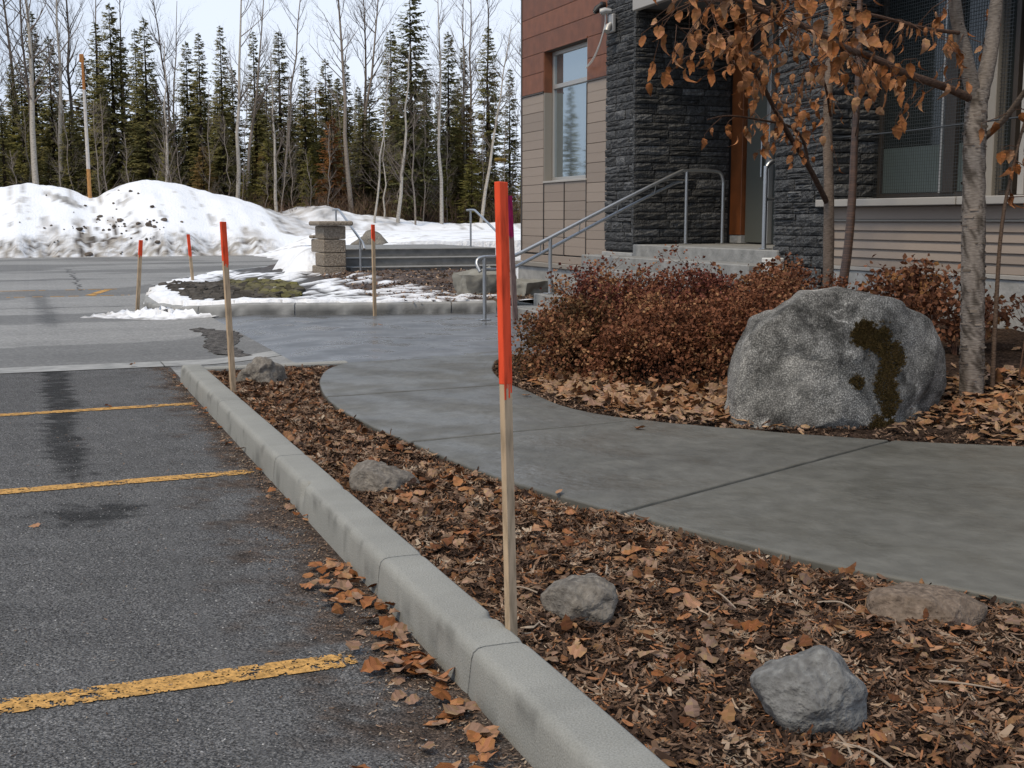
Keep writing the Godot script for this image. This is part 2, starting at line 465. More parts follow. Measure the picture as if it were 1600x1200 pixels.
func ground():
	var b := field(-1500, 1500, -1500, 1500, 300.0, func(_x, _z): return -0.05, func(_x, _z): return Color(.2, .19, .17))
	struct("ground", b, M.needle, "brown open ground running out beyond the lot and the trees", "ground")
	var fl := func(_x, _z): return 0.0
	b = field(-2.2, 1.035, -10.6, -0.6, 0.034, fl, lot_colour)
	struct("parking_lot", b, M.asphalt, "dark grey asphalt stalls with oil streaks and yellow lines", "asphalt")
	b = field(-30.0, -2.2, -10.6, 8.0, 1.5, fl, lot_colour)
	struct("parking_lot_surround", b, M.asphalt, "dark grey asphalt continuing away from the kerb", "asphalt")
	b = field(-2.2, 40.0, -0.6, 8.0, 1.5, func(_x, _z): return -0.01, func(_x, _z): return grey(.62))
	struct("parking_lot_behind", b, M.asphalt, "dark grey asphalt on the near side of the stalls", "asphalt")
	# concrete gutter across the end of the stalls
	b = MB.new()
	var x := -3.0
	var gp := thing("gutter", Vector3.ZERO, "pale concrete gutter strip crossing the end of the stalls", "gutter", "", "structure")
	while x < 1.9:
		b = field(x, minf(x + 2.0, 2.0) - 0.008, -11.0, -10.608, 0.13, func(x, z): return apron_y(x, z) + 0.004, func(x, z): return grey(0.9 + 0.1 * n1(x, z, 0.02)))
		part("gutter_slab", b, M.concrete, gp)
		x += 2.0
	b = field(-7.0, 2.0, -24.0, -11.004, 0.09, apron_y, drive_colour)
	struct("driveway", b, M.drive, "worn grey driveway with damp patches in front of the island", "driveway")
	b = field(-60.0, -7.0, -46.0, -10.6, 1.2, fl, drive_colour)
	struct("driveway_beyond", b, M.drive, "worn grey pavement reaching away past the stalls", "driveway")
	b = field(-7.0, 8.2, -46.0, -24.0, 0.3, fl, drive_colour)
	struct("far_lot", b, M.drive, "worn grey lot in front of the snow bank", "driveway")
	b = field(1.037, 2.0, -10.604, -9.635, 0.09, func(x, z): return apron_y(x, z) * 1.0, drive_colour)
	struct("driveway_corner", b, M.drive, "small corner of worn pavement between the kerb end and apron", "driveway")
	for k in 5:
		var cr: Array = [[0.75, -22.6, 0.8, -33.0], [-5.0, -27.2, 4.5, -26.6], [-6.0, -32.0, 6.0, -33.2], [3.0, -25.0, 5.2, -31.0], [-5.0, -18.0, 1.2, -18.4]][k]
		b = MB.new()
		b.col = grey(.34)
		var q0 := Vector3(cr[0], 0.004, cr[1])
		var q1 := Vector3(cr[2], 0.004, cr[3])
		var dd := (q1 - q0).normalized()
		var sd := Vector3(-dd.z, 0, dd.x)
		for i in 60:
			var f := i / 60.0
			var a := q0.lerp(q1, f) + sd * 0.12 * n1(f * 9.0, k, 0.02)
			var c := q0.lerp(q1, f + 1.0 / 60.0) + sd * 0.12 * n1((f + 1.0 / 60.0) * 9.0, k, 0.02)
			var w := sd * (0.014 + 0.018 * maxf(0.0, n1(f * 7.0, k + 3.0, 0.03)))
			b.quad(a - w, c - w, c + w, a + w)
		struct("pavement_crack", b, M.drive, ["dark crack running away across the far lot", "thin crack across the lot short of the snow bank", "long crack across the lot near the snow bank", "slanting crack beside the snowy island", "short crack across the driveway"][k], "crack")
	# wet concrete apron by the entrance
	b = field(2.0, 5.3, -14.9, -9.55, 0.08, apron_y, func(x, z): return Color(1, 1, 1) * (0.82 + 0.2 * n1(x * 0.5, z, 0.012) + 0.08 * n1(x, z, 0.06)))
	struct("entrance_apron", b, M.apron, "smooth wet blue grey concrete apron before the entrance steps", "apron")
	b = field(2.0, 3.4, -19.5, -14.9, 0.3, func(x, z): return apron_y(x, z) - 0.012, func(_x, _z): return grey(.8))
	struct("island_base", b, M.apron, "concrete under the snowy island", "apron")
	# cracked patch between the driveway and the apron
	var pts := []
	var cols := []
	for i in 11:
		var r := []
		var rc := []
		for j in 41:
			var z := lerpf(-14.0, -10.9, j / 40.0)
			var xc := 1.72 + 0.09 * sin(z * 2.3)
			var xx := xc + (i / 10.0 - 0.5) * (0.34 + 0.12 * n1(1.0, z, 0.04)) * (0.35 + 0.65 * sin(PI * j / 40.0))
			r.append(Vector3(xx, apron_y(xx, z) + 0.006 + 0.008 * maxf(0.0, n1(xx, z, 0.12)), z))
			rc.append(Color(.8, .74, .68) * (0.62 + 0.5 * n1(xx, z, 0.15)))
		pts.append(r); cols.append(rc)
	b = MB.new()
	b.grid(pts, cols, Vector3.UP)
	struct("asphalt_patch", b, M.asphalt, "cracked crumbling dark asphalt patch across the driveway joint", "asphalt patch")
	# mulch strip and planting bed
	pts = []; cols = []
	for j in 171:
		var z := lerpf(-9.52, -0.5, j / 170.0)
		var r := []
		var rc := []
		var xe := at(WL, z) + 0.03
		var K := 50
		for i in K + 1:
			var xx := lerpf(1.17, xe, float(i) / K)
			r.append(Vector3(xx, mulch_y(xx, z), z))
			rc.append(grey(0.8 + 0.4 * n1(xx, z, 0.08)))
		pts.append(r); cols.append(rc)
	b = MB.new()
	b.grid(pts, cols, Vector3.UP)
	struct("mulch_bed", b, M.soil, "dark brown mulch soil between the kerb and the walkway", "mulch bed")
	pts = []; cols = []
	for j in 101:
		var z := lerpf(-13.6, -2.4, j / 100.0)
		var r := []
		var rc := []
		var x0 := at(WU, z) - 0.03 if z > -10.2 else 5.0
		for i in 41:
			var xx := lerpf(minf(x0, 6.9), 6.98, i / 40.0)
			r.append(Vector3(xx, bed_y(xx, z), z)); rc.append(grey(0.8 + 0.4 * n1(xx, z, 0.08)))
		pts.append(r); cols.append(rc)
	b = MB.new()
	b.grid(pts, cols, Vector3.UP)
	struct("planting_bed", b, M.soil, "brown soil bed sloping from the walkway up to the building", "planting bed")
	# yellow stall lines, worn through: cells of paint dropped where the coat has gone
	for k in 3:
		var z0: float = [-3.245, -5.95, -8.35][k]
		var x1: float = [0.80, 0.97, 0.97][k]
		b = MB.new()
		var cell := 0.005
		var nx := int((x1 + 2.1) / cell)
		for i in nx:
			var xx := -2.1 + i * cell
			for q in 22:
				var zz: float = z0 + (q - 11.0) * cell + (0.02 * (xx - 0.5) * [0.0, -1.6, -2.0][k])
				var wear := 0.75 * n1(xx * 0.7, zz, 0.22) + 0.55 * n1(xx, zz * 1.2, 0.9) + 0.3 * n1(xx, zz, 0.03) + 0.3 * ss(8.5, 11.0, absf(q - 10.5)) + 0.6 * ss(x1 - 0.06, x1, xx)
				if wear > (0.4 if k > 0 else 0.44 - 0.3 * ss(0.5, -0.2, xx)): continue
				b.quad(Vector3(xx, 0.004, zz), Vector3(xx, 0.004, zz + cell), Vector3(xx + cell, 0.004, zz + cell), Vector3(xx + cell, 0.004, zz))
		struct("parking_line", b, M.yellow, ["worn yellow stall line ending in a drift of leaves at the kerb", "worn yellow stall line just beyond the small oil blot", "worn yellow stall line crossed by the dark oil streak"][k], "marking")
	for k in 2:
		b = MB.new()
		for i in 160:
			var xx := -6.0 + i * 0.055
			if xx > 2.2 - k * 0.7: break
			var zz: float = [-21.1, -23.0][k] + 0.02 * xx
			if n1(xx, zz, 0.1) < 0.22:
				b.quad(Vector3(xx, 0.004, zz), Vector3(xx, 0.004, zz + 0.1), Vector3(xx + 0.055, 0.004, zz + 0.1), Vector3(xx + 0.055, 0.004, zz))
		if k == 0:
			for d in [[0.75, 0.25], [1.75, 0.1], [2.05, 0.25]]:
				for i in 14:
					var f := i / 14.0
					var p := Vector3(d[0] + 0.4 * f, 0.004, -21.15 - 1.75 * f)
					if n1(p.x, p.z, 0.1) < 0.25:
						b.quad(p, p + Vector3(0.03, 0, -0.125), p + Vector3(0.03 + d[1] * 0.6, 0, -0.125), p + Vector3(d[1] * 0.6, 0, 0))
		struct("parking_line", b, M.yellow, ["faded yellow crossing line with slanted ticks near the island", "faint yellow crossing line further across the far lot"][k], "marking")

# ---------------------------------------------------------------- kerbs
func kerb_piece(z0: float, z1: float, sd: int) -> MB:
	# long kerb stone, rounded street-side arris with chips, from z0 back to z1
	var b := MB.new()
	var prof := [Vector2(1.005, -0.06), Vector2(1.01, 0.0), Vector2(1.016, 0.05), Vector2(1.022, 0.098), Vector2(1.028, 0.116), Vector2(1.04, 0.1265), Vector2(1.058, 0.1298), Vector2(1.12, 0.13), Vector2(1.165, 0.129), Vector2(1.176, 0.122), Vector2(1.18, 0.108), Vector2(1.18, 0.0)]
	var J := maxi(6, int((z0 - z1) / 0.03))
	var pts := []
	var cols := []
	for j in J + 1:
		var z := lerpf(z0, z1, float(j) / J)
		var r := []
		var rc := []
		var e := minf(j, J - j) * (z0 - z1) / J
		var rd := 0.008 * ss(0.02, 0.0, e)
		for i in prof.size():
			var q: Vector2 = prof[i]
			var chip := 0.0
			if i >= 3 and i <= 5:
				chip = 0.028 * ss(0.72, 0.95, n1(z + sd, 0.5, 0.035)) + 0.0015 * n1(z, i * 0.01, 0.2)
			elif i == 8 or i == 9: chip = 0.03 * ss(0.7, 0.9, n1(z, 9.0, 0.03))
			var p := q
			if i >= 3 and i <= 6: p += Vector2(chip * 0.7, -chip * 0.5)
			if i == 8 or i == 9: p += Vector2(-chip, 0)
			p.y += 0.0012 * n1(z, 3.0, 0.012)
			p = p.lerp(Vector2(1.095, 0.06), rd * 6.0) if rd > 0.0 else p
			r.append(Vector3(p.x, p.y, z))
			var k := 0.90 + 0.07 * n1(z * 0.6, q.x + q.y, 0.03) + 0.04 * n1(z, q.x + q.y, 0.3)
			# dark rubbed scuffs on the street face where tyres and ploughs have hit
			var s := ss(0.2, 0.6, n1(z * 0.7, q.y * 1.2 + 4.0, 0.05)) * (1.0 if i >= 1 and i <= 4 else 0.2)
			k *= 1.0 - 0.3 * s
			rc.append(Color(k, k, k * 0.985))
		pts.append(r); cols.append(rc)
	b.grid(pts, cols, Vector3.UP)
	for e in [0, J]:
		var o := Vector3(0, 0, 1.0 if e == 0 else -1.0)
		for i in range(1, prof.size() - 1):
			b.out3(pts[e][0], pts[e][i], pts[e][i + 1], o)
	return b

func kerbs():
	var k := thing("kerb", Vector3.ZERO, "long pale concrete kerb between the asphalt stalls and mulch bed", "kerb", "", "structure")
	var cuts := [-0.5, -1.9, -2.885, -3.8, -5.69, -7.6, -9.62]
	for i in cuts.size() - 1:
		part("kerb_segment", kerb_piece(cuts[i] - 0.004, cuts[i + 1] + 0.004, i * 3), M.kerb, k)
	# low edging across the end of the mulch
	var b := MB.new()
	b.bx(1.184, 2.34, -0.03, 0.105, -9.63, -9.53, 0.012)
	struct("bed_edging", b, M.kerb, "short pale concrete edging closing the end of the mulch strip", "edging")

# ---------------------------------------------------------------- walkway
func walk():
	var w := thing("walkway", Vector3.ZERO, "curving grey concrete walkway of broad jointed slabs", "walkway", "", "structure")
	var L := [-9.5, -7.69, -5.95, -4.18, -2.1, 0.0]
	var U := [-10.15, -7.82, -6.13, -5.07, -3.9, -2.92]
	for k in 5:
		var b := MB.new()
		var pts := []
		var cols := []
		var J := 44
		var jj := [0.0, 0.004, 0.008]
		for j in J: jj.append(0.02 + 0.96 * j / (J - 1.0))
		jj.append(0.992); jj.append(0.996); jj.append(1.0)
		for jn in jj.size():
			var t: float = jj[jn]
			var zl := lerpf(L[k], L[k + 1], t)
			var zr := lerpf(U[k], U[k + 1], t)
			# 10 mm joint
			var g := 0.005
			if t < 0.5: zl += g; zr += g
			else: zl -= g; zr -= g
			var A := Vector2(at(WL, zl), zl)
			var B := Vector2(at(WU, zr), zr)
			var len := A.distance_to(B)
			var sm := [0.0, 0.0, 0.006, 0.016, 0.07, 0.076, 0.082]
			var K := 36
			for i in K: sm.append(0.12 + (len - 0.24) * i / (K - 1.0))
			sm.append_array([len - 0.082, len - 0.076, len - 0.07, len - 0.016, len - 0.006, len, len])
			var r := []
			var rc := []
			var ej: float = minf(jn, jj.size() - 1 - jn)
			for i in sm.size():
				var q := A.lerp(B, float(sm[i]) / len)
				var y := 0.1
				if i == 0 or i == sm.size() - 1: y = 0.0
				elif i == 1 or i == sm.size() - 2: y = 0.088
				elif i == 2 or i == sm.size() - 3: y = 0.097
				elif i == 5 or i == sm.size() - 6: y = 0.098
				if i > 1 and i < sm.size() - 2: y += 0.0015 * n1(q.x, q.y, 0.03)
				if ej < 1: y = minf(y, 0.04)
				elif ej < 2: y -= 0.006
				r.append(Vector3(q.x, y, q.y))
				var kk := 0.86 + 0.07 * n1(q.x * 0.45, q.y, 0.008) + 0.04 * n1(q.x, q.y, 0.07)
				# damp blotches with soft ragged outlines
				kk *= 1.0 - 0.14 * ss(0.0, 0.25, n1(q.x * 0.6 + 3.0, q.y, 0.007) + 0.3 * n1(q.x, q.y, 0.03))
				rc.append(Color(kk, kk, kk * [0.98, 0.985, 0.98, 0.97, 0.955][k]))
			pts.append(r); cols.append(rc)
		b.grid(pts, cols, Vector3.UP)
		part("slab", b, M.walk, w)
	# soil showing in the joints
	var jb := field(1.6, 2.4, -9.5, -2.0, 0.5, func(_x, _z): return 0.02, func(_x, _z): return grey(.4))
	part("joint_bed", jb, M.soil, w)

# ---------------------------------------------------------------- snowy island
func outline(p: Array, closed: bool, n := 6) -> Array:
	var o := []
	var c := p.size()
	for i in (c if closed else c - 1):
		var a: Vector3 = p[(i - 1 + c) % c] if closed else p[maxi(i - 1, 0)]
		var b: Vector3 = p[i]
		var d: Vector3 = p[(i + 1) % c]
		var e: Vector3 = p[(i + 2) % c] if closed else p[mini(i + 2, c - 1)]
		for k in n: o.append(b.cubic_interpolate(d, a, e, float(k) / n))
	if not closed: o.append(p[-1])
	return o

func island():
	var line := [Vector3(6.2, 0, -29.0), Vector3(3.6, 0, -24.9), Vector3(2.3, 0, -22.0), Vector3(1.75, 0, -20.2), Vector3(1.45, 0, -18.2), Vector3(1.42, 0, -16.8), Vector3(1.75, 0, -15.6), Vector3(2.5, 0, -14.8), Vector3(3.6, 0, -14.35), Vector3(4.6, 0, -14.15), Vector3(5.35, 0, -14.05)]
	var cv := outline(line, false, 10)
	var k := thing("island_kerb", Vector3.ZERO, "curved concrete kerb round the nose of the snowy island", "kerb", "", "structure")
	var segs := [[0, 34], [34, 62], [62, 74], [74, 92], [92, cv.size() - 1]]
	for s in segs:
		var pts := []
		var cols := []
		for i in range(s[0], s[1] + 1):
			var p: Vector3 = cv[i]
			var d: Vector3 = (cv[mini(i + 1, cv.size() - 1)] - cv[maxi(i - 1, 0)]).normalized()
			var inw := Vector3(-d.z, 0, d.x)
			if inw.dot(Vector3(4.5, 0, -18.5) - p) < 0.0: inw = -inw
			if i == s[0]: p += d * 0.006
			if i == s[1]: p -= d * 0.006
			var y := apron_y(p.x, p.z)
			var r := []
			var rc := []
			for q in [Vector2(0, -0.1), Vector2(0.005, 0.04), Vector2(0.012, 0.115), Vector2(0.03, 0.135), Vector2(0.15, 0.14), Vector2(0.165, 0.13), Vector2(0.17, 0.0)]:
				r.append(p + inw * q.x + Vector3(0, y + q.y, 0))
				var kk := 0.85 + 0.2 * n1(p.x + p.z, q.y * 2.0, 0.03)
				# dark band with a ragged top along the foot
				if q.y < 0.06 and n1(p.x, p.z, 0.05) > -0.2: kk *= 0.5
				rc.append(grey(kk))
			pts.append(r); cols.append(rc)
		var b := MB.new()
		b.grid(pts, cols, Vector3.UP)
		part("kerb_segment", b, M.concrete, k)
	# mound inside: rows from the kerb line towards the far side
	var inside := func(x: float, z: float) -> bool:
		var poly := PackedVector2Array()
		for q in cv: poly.push_back(Vector2(q.x, q.z))
		poly.push_back(Vector2(7.0, -14.05)); poly.push_back(Vector2(7.0, -29.0))
		return Geometry2D.is_point_in_polygon(Vector2(x, z), poly)
	var b := MB.new()
	var st := 0.13
	var pts := []
	var cols := []
	for i in int(5.7 / st) + 1:
		var r := []
		var rc := []
		for j in int(9.6 / st) + 1:
			var x := 1.4 + i * st
			var z := -14.1 - j * st
			var okk: bool = inside.call(x - 0.0, z)
			var y := island_y(x, z)
			var kd := 10.0
			for q in cv: kd = minf(kd, Vector2(q.x - x, q.z - z).length())
			if not okk or kd < 0.09: y = -0.3
			else: y = minf(y, 0.12 + apron_y(x, z) + kd * 0.15)
			# snow left along the kerb and in wind-drawn streaks, bare dirt and matted grass between
			var sn := ss(0.75, 0.45, kd + 0.3 * n1(x, z, 0.05)) * ss(5.2, 4.2, x)
			sn = maxf(sn, ss(0.10, 0.2, n1(x * 0.3, z * 1.6, 0.03)) * ss(2.8, 3.6, x) * ss(5.8, 4.6, x - 0.3 * (z + 17.0)))
			y += 0.035 * sn
			var dirt := Color(.075, .07, .065).lerp(Color(.1, .062, .04), ss(3.8, 4.8, x)) * (0.8 + 0.7 * n1(x, z, 0.2))
			var gr := ss(0.7, 0.3, Vector2((x - 3.1) * 1.1, (z + 18.8) * 0.45).length() + 0.4 * n1(x, z, 0.1))
			dirt = dirt.lerp(Color(.2, .18, .075) * (0.8 + 0.6 * n1(x, z, 0.3)), gr)
			r.append(Vector3(x, y + 0.015 * n1(x, z, 0.2) * (1.0 - sn), z))
			rc.append(dirt.lerp(Color(.86, .88, .92), ss(0.35, 0.6, sn)))
		pts.append(r); cols.append(rc)
	b.grid(pts, cols, Vector3.UP)
	struct("island_mound", b, M.snow, "island of bare dirt, matted grass and streaks of old snow", "island")
	# stones of rough broken turf on the mound
	var cl := clod_mesh(3)
	var xf := []
	var cc := []
	for i in 1500:
		var x := rf(1.9, 4.4)
		var z := rf(-21.5, -15.6)
		var u := Vector2((x - 2.5) * 0.9, (z + 18.0) * 0.42).length()
		if u > 1.0 or not inside.call(x, z): continue
		var s := rf(0.03, 0.11)
		xf.append(Transform3D(Basis.from_euler(Vector3(rf(0, 6), rf(0, 6), rf(0, 6))).scaled(Vector3(s, s * 0.6, s)), Vector3(x, island_y(x, z) + 0.02, z)))
		cc.append(Color(.075, .068, .06).lerp(Color(.16, .15, .06), ss(2.7, 3.2, x) * R.randf()) * rf(0.7, 1.4))
	scatter("turf_clods", cl, M.needle, xf, cc, "dark broken turf clods on the snowy island", "turf")
	# ploughed snow spilled in front of the nose
	pts = []; cols = []
	b = MB.new()
	for i in 45:
		var r := []
		var rc := []
		for j in 22:
			var t := i / 44.0
			var z0 := lerpf(-16.4, -14.55, t) - 0.05 * sin(t * 9.0)
			var x := lerpf(0.4, 2.9, t)
			var wd := 0.95 * sin(PI * clampf(t, 0.02, 0.98)) * (1.0 + 0.5 * n1(x, 2.0, 0.08)) * (1.0 - 0.35 * t)
			var q := j / 21.0
			var z := z0 - wd * q
			var y := 0.10 * sin(PI * clampf(q * 0.9 + 0.03, 0, 1)) * sin(PI * clampf(t, 0.0, 1.0)) * (1.0 + 0.9 * n1(x, z, 0.12)) - 0.01
			r.append(Vector3(x, y + apron_y(x, z), z))
			var dd := ss(0.3, 0.0, t + 0.2 * n1(x, z, 0.1)) + ss(0.12, 0.0, q + 0.1 * n1(x, z, 0.2))
			rc.append(Color(.87, .89, .93).lerp(Color(.18, .165, .15), clampf(dd * 0.7, 0, 1)))
		pts.append(r); cols.append(rc)
	b.grid(pts, cols, Vector3.UP)
	struct("snow_spill", b, M.snow, "low spill of white snow with a dirty edge before the island nose", "snow")

func clod_mesh(sd: int) -> ArrayMesh:
	var b := MB.new()
	var rr := RandomNumberGenerator.new()
	rr.seed = sd
	var ico := SphereMesh.new()
	ico.radial_segments = 6; ico.rings = 3; ico.radius = 1.0; ico.height = 2.0
	var a := ico.get_mesh_arrays()
	var vv: PackedVector3Array = a[Mesh.ARRAY_VERTEX]
	var id: PackedInt32Array = a[Mesh.ARRAY_INDEX]
	var h := {}
	for i in range(0, id.size(), 3):
		var t := []
		for k in 3:
			var p := vv[id[i + k]]
			var key := p.snapped(Vector3.ONE * 0.01)
			if not h.has(key): h[key] = rr.randf_range(0.7, 1.25)
			t.append(p * h[key])
		b.out3(t[0], t[1], t[2], t[0] + t[1] + t[2])
	return b.mesh()
func scatter(called: String, mesh: Mesh, m: Material, xf: Array, cols: Array, label: String, cat: String, parent: Node = null):
	var mm := MultiMesh.new()
	mm.transform_format = MultiMesh.TRANSFORM_3D
	mm.use_colors = true
	mm.mesh = mesh
	mm.instance_count = xf.size()
	for i in xf.size():
		mm.set_instance_transform(i, xf[i]); mm.set_instance_color(i, cols[i])
	var o := MultiMeshInstance3D.new()
	o.multimesh = mm
	o.material_override = m
	if parent:
		o.name = called
		parent.add_child(o, true)
		o.set_meta("kind", "stuff")
	else:
		o.name = numbered(called)
		add_child(o)
		meta(o, label, cat, "", "stuff")

# ---------------------------------------------------------------- building
func rough_stone(sd: int) -> ArrayMesh:
	# unit block, front towards +z, split face uneven, edges knocked off
	var rr := RandomNumberGenerator.new()
	rr.seed = sd
	var b := MB.new()
	var pts := []
	for i in 6:
		var r := []
		for j in 5:
			var u := i / 5.0 - 0.5
			var w := j / 4.0 - 0.5
			var edge := (i == 0 or i == 5 or j == 0 or j == 4)
			r.append(Vector3(u * (0.985 if edge else 0.9) + rr.randf_range(-.012, .012), w * (0.96 if edge else 0.84) + rr.randf_range(-.03, .03), 0.3 if edge else 0.5 + rr.randf_range(-.16, .16)))
		pts.append(r)
	for i in 5:
		for j in 4:
			b.out3(pts[i][j], pts[i + 1][j], pts[i + 1][j + 1], Vector3(0, 0, 1))
			b.out3(pts[i][j], pts[i + 1][j + 1], pts[i][j + 1], Vector3(0, 0, 1))
	for i in 5:
		for j in [0, 4]:
			var a: Vector3 = pts[i][j]
			var d: Vector3 = pts[i + 1][j]
			b.out4(a, d, Vector3(d.x, d.y, -0.5), Vector3(a.x, a.y, -0.5), Vector3(0, -1 if j == 0 else 1, 0))
	for j in 4:
		for i in [0, 5]:
			var a: Vector3 = pts[i][j]
			var d: Vector3 = pts[i][j + 1]
			b.out4(a, d, Vector3(d.x, d.y, -0.5), Vector3(a.x, a.y, -0.5), Vector3(-1 if i == 0 else 1, 0, 0))
	return b.mesh()

var stones := []
func cladding(parent: Node, o: Vector3, along: Vector3, out: Vector3, width: float, y0: float, y1: float, wmin: float, wmax: float):
	var y := y0
	while y < y1 - 0.03:
		var h := rf(0.075, 0.125)
		h = minf(h, y1 - y)
		var s := 0.0
		while s < width - 0.02:
			var w := rf(wmin, wmax)
			if width - s - w < wmin * 0.6: w = width - s
			# some stones are split in two thin ones
			var cut := 2 if (h > 0.105 and R.randf() < 0.3) else 1
			for q in cut:
				var hh := h / cut
				var n := MeshInstance3D.new()
				n.name = "stone"
				n.mesh = stones[R.randi() % stones.size()]
				n.material_override = M["stone%d" % mini(3, int(absf(R.randfn(0.9, 0.9))))]
				var dep := rf(0.045, 0.085)
				var bs := Basis(along * (w - 0.006) * (1 if R.randf() < 0.5 else -1), Vector3.UP * (hh - 0.006), out * dep)
				if bs.determinant() < 0: bs.x = -bs.x
				n.transform = Transform3D(bs, o + along * (s + w * 0.5) + Vector3.UP * (y + hh * (q + 0.5) - o.y) + out * 0.0)
				parent.add_child(n, true)
			s += w
		y += h

func board(parent: Node, called: String, x: float, y0: float, y1: float, z0: float, z1: float, m: Material, lap := 0.0, mid := true):
	# horizontal board facing -x: thin profile with eased edges, a shallow bead half way up, or a lapped slope
	var b := MB.new()
	var h := y1 - y0
	var t := 0.018
	if lap > 0.0:
		b.extrude([Vector2(x + t, y0), Vector2(x - lap, y0), Vector2(x - lap - 0.002, y0 + 0.004), Vector2(x, y1), Vector2(x + t, y1)], z0, z1)
	elif mid:
		b.extrude([Vector2(x + t, y0), Vector2(x + 0.003, y0), Vector2(x, y0 + 0.004), Vector2(x, y0 + h * 0.49), Vector2(x + 0.004, y0 + h * 0.495), Vector2(x + 0.004, y0 + h * 0.505), Vector2(x, y0 + h * 0.51), Vector2(x, y1 - 0.004), Vector2(x + 0.003, y1), Vector2(x + t, y1)], z0, z1)
	else:
		b.extrude([Vector2(x + t, y0), Vector2(x + 0.003, y0), Vector2(x, y0 + 0.004), Vector2(x, y1 - 0.004), Vector2(x + 0.003, y1), Vector2(x + t, y1)], z0, z1)
	part(called, b, m, parent)

func pbox(parent: Node, called: String, m: Material, x0: float, x1: float, y0: float, y1: float, z0: float, z1: float, ch := 0.0) -> MeshInstance3D:
	var b := MB.new()
	b.bx(x0, x1, y0, y1, z0, z1, ch)
	return part(called, b, m, parent)

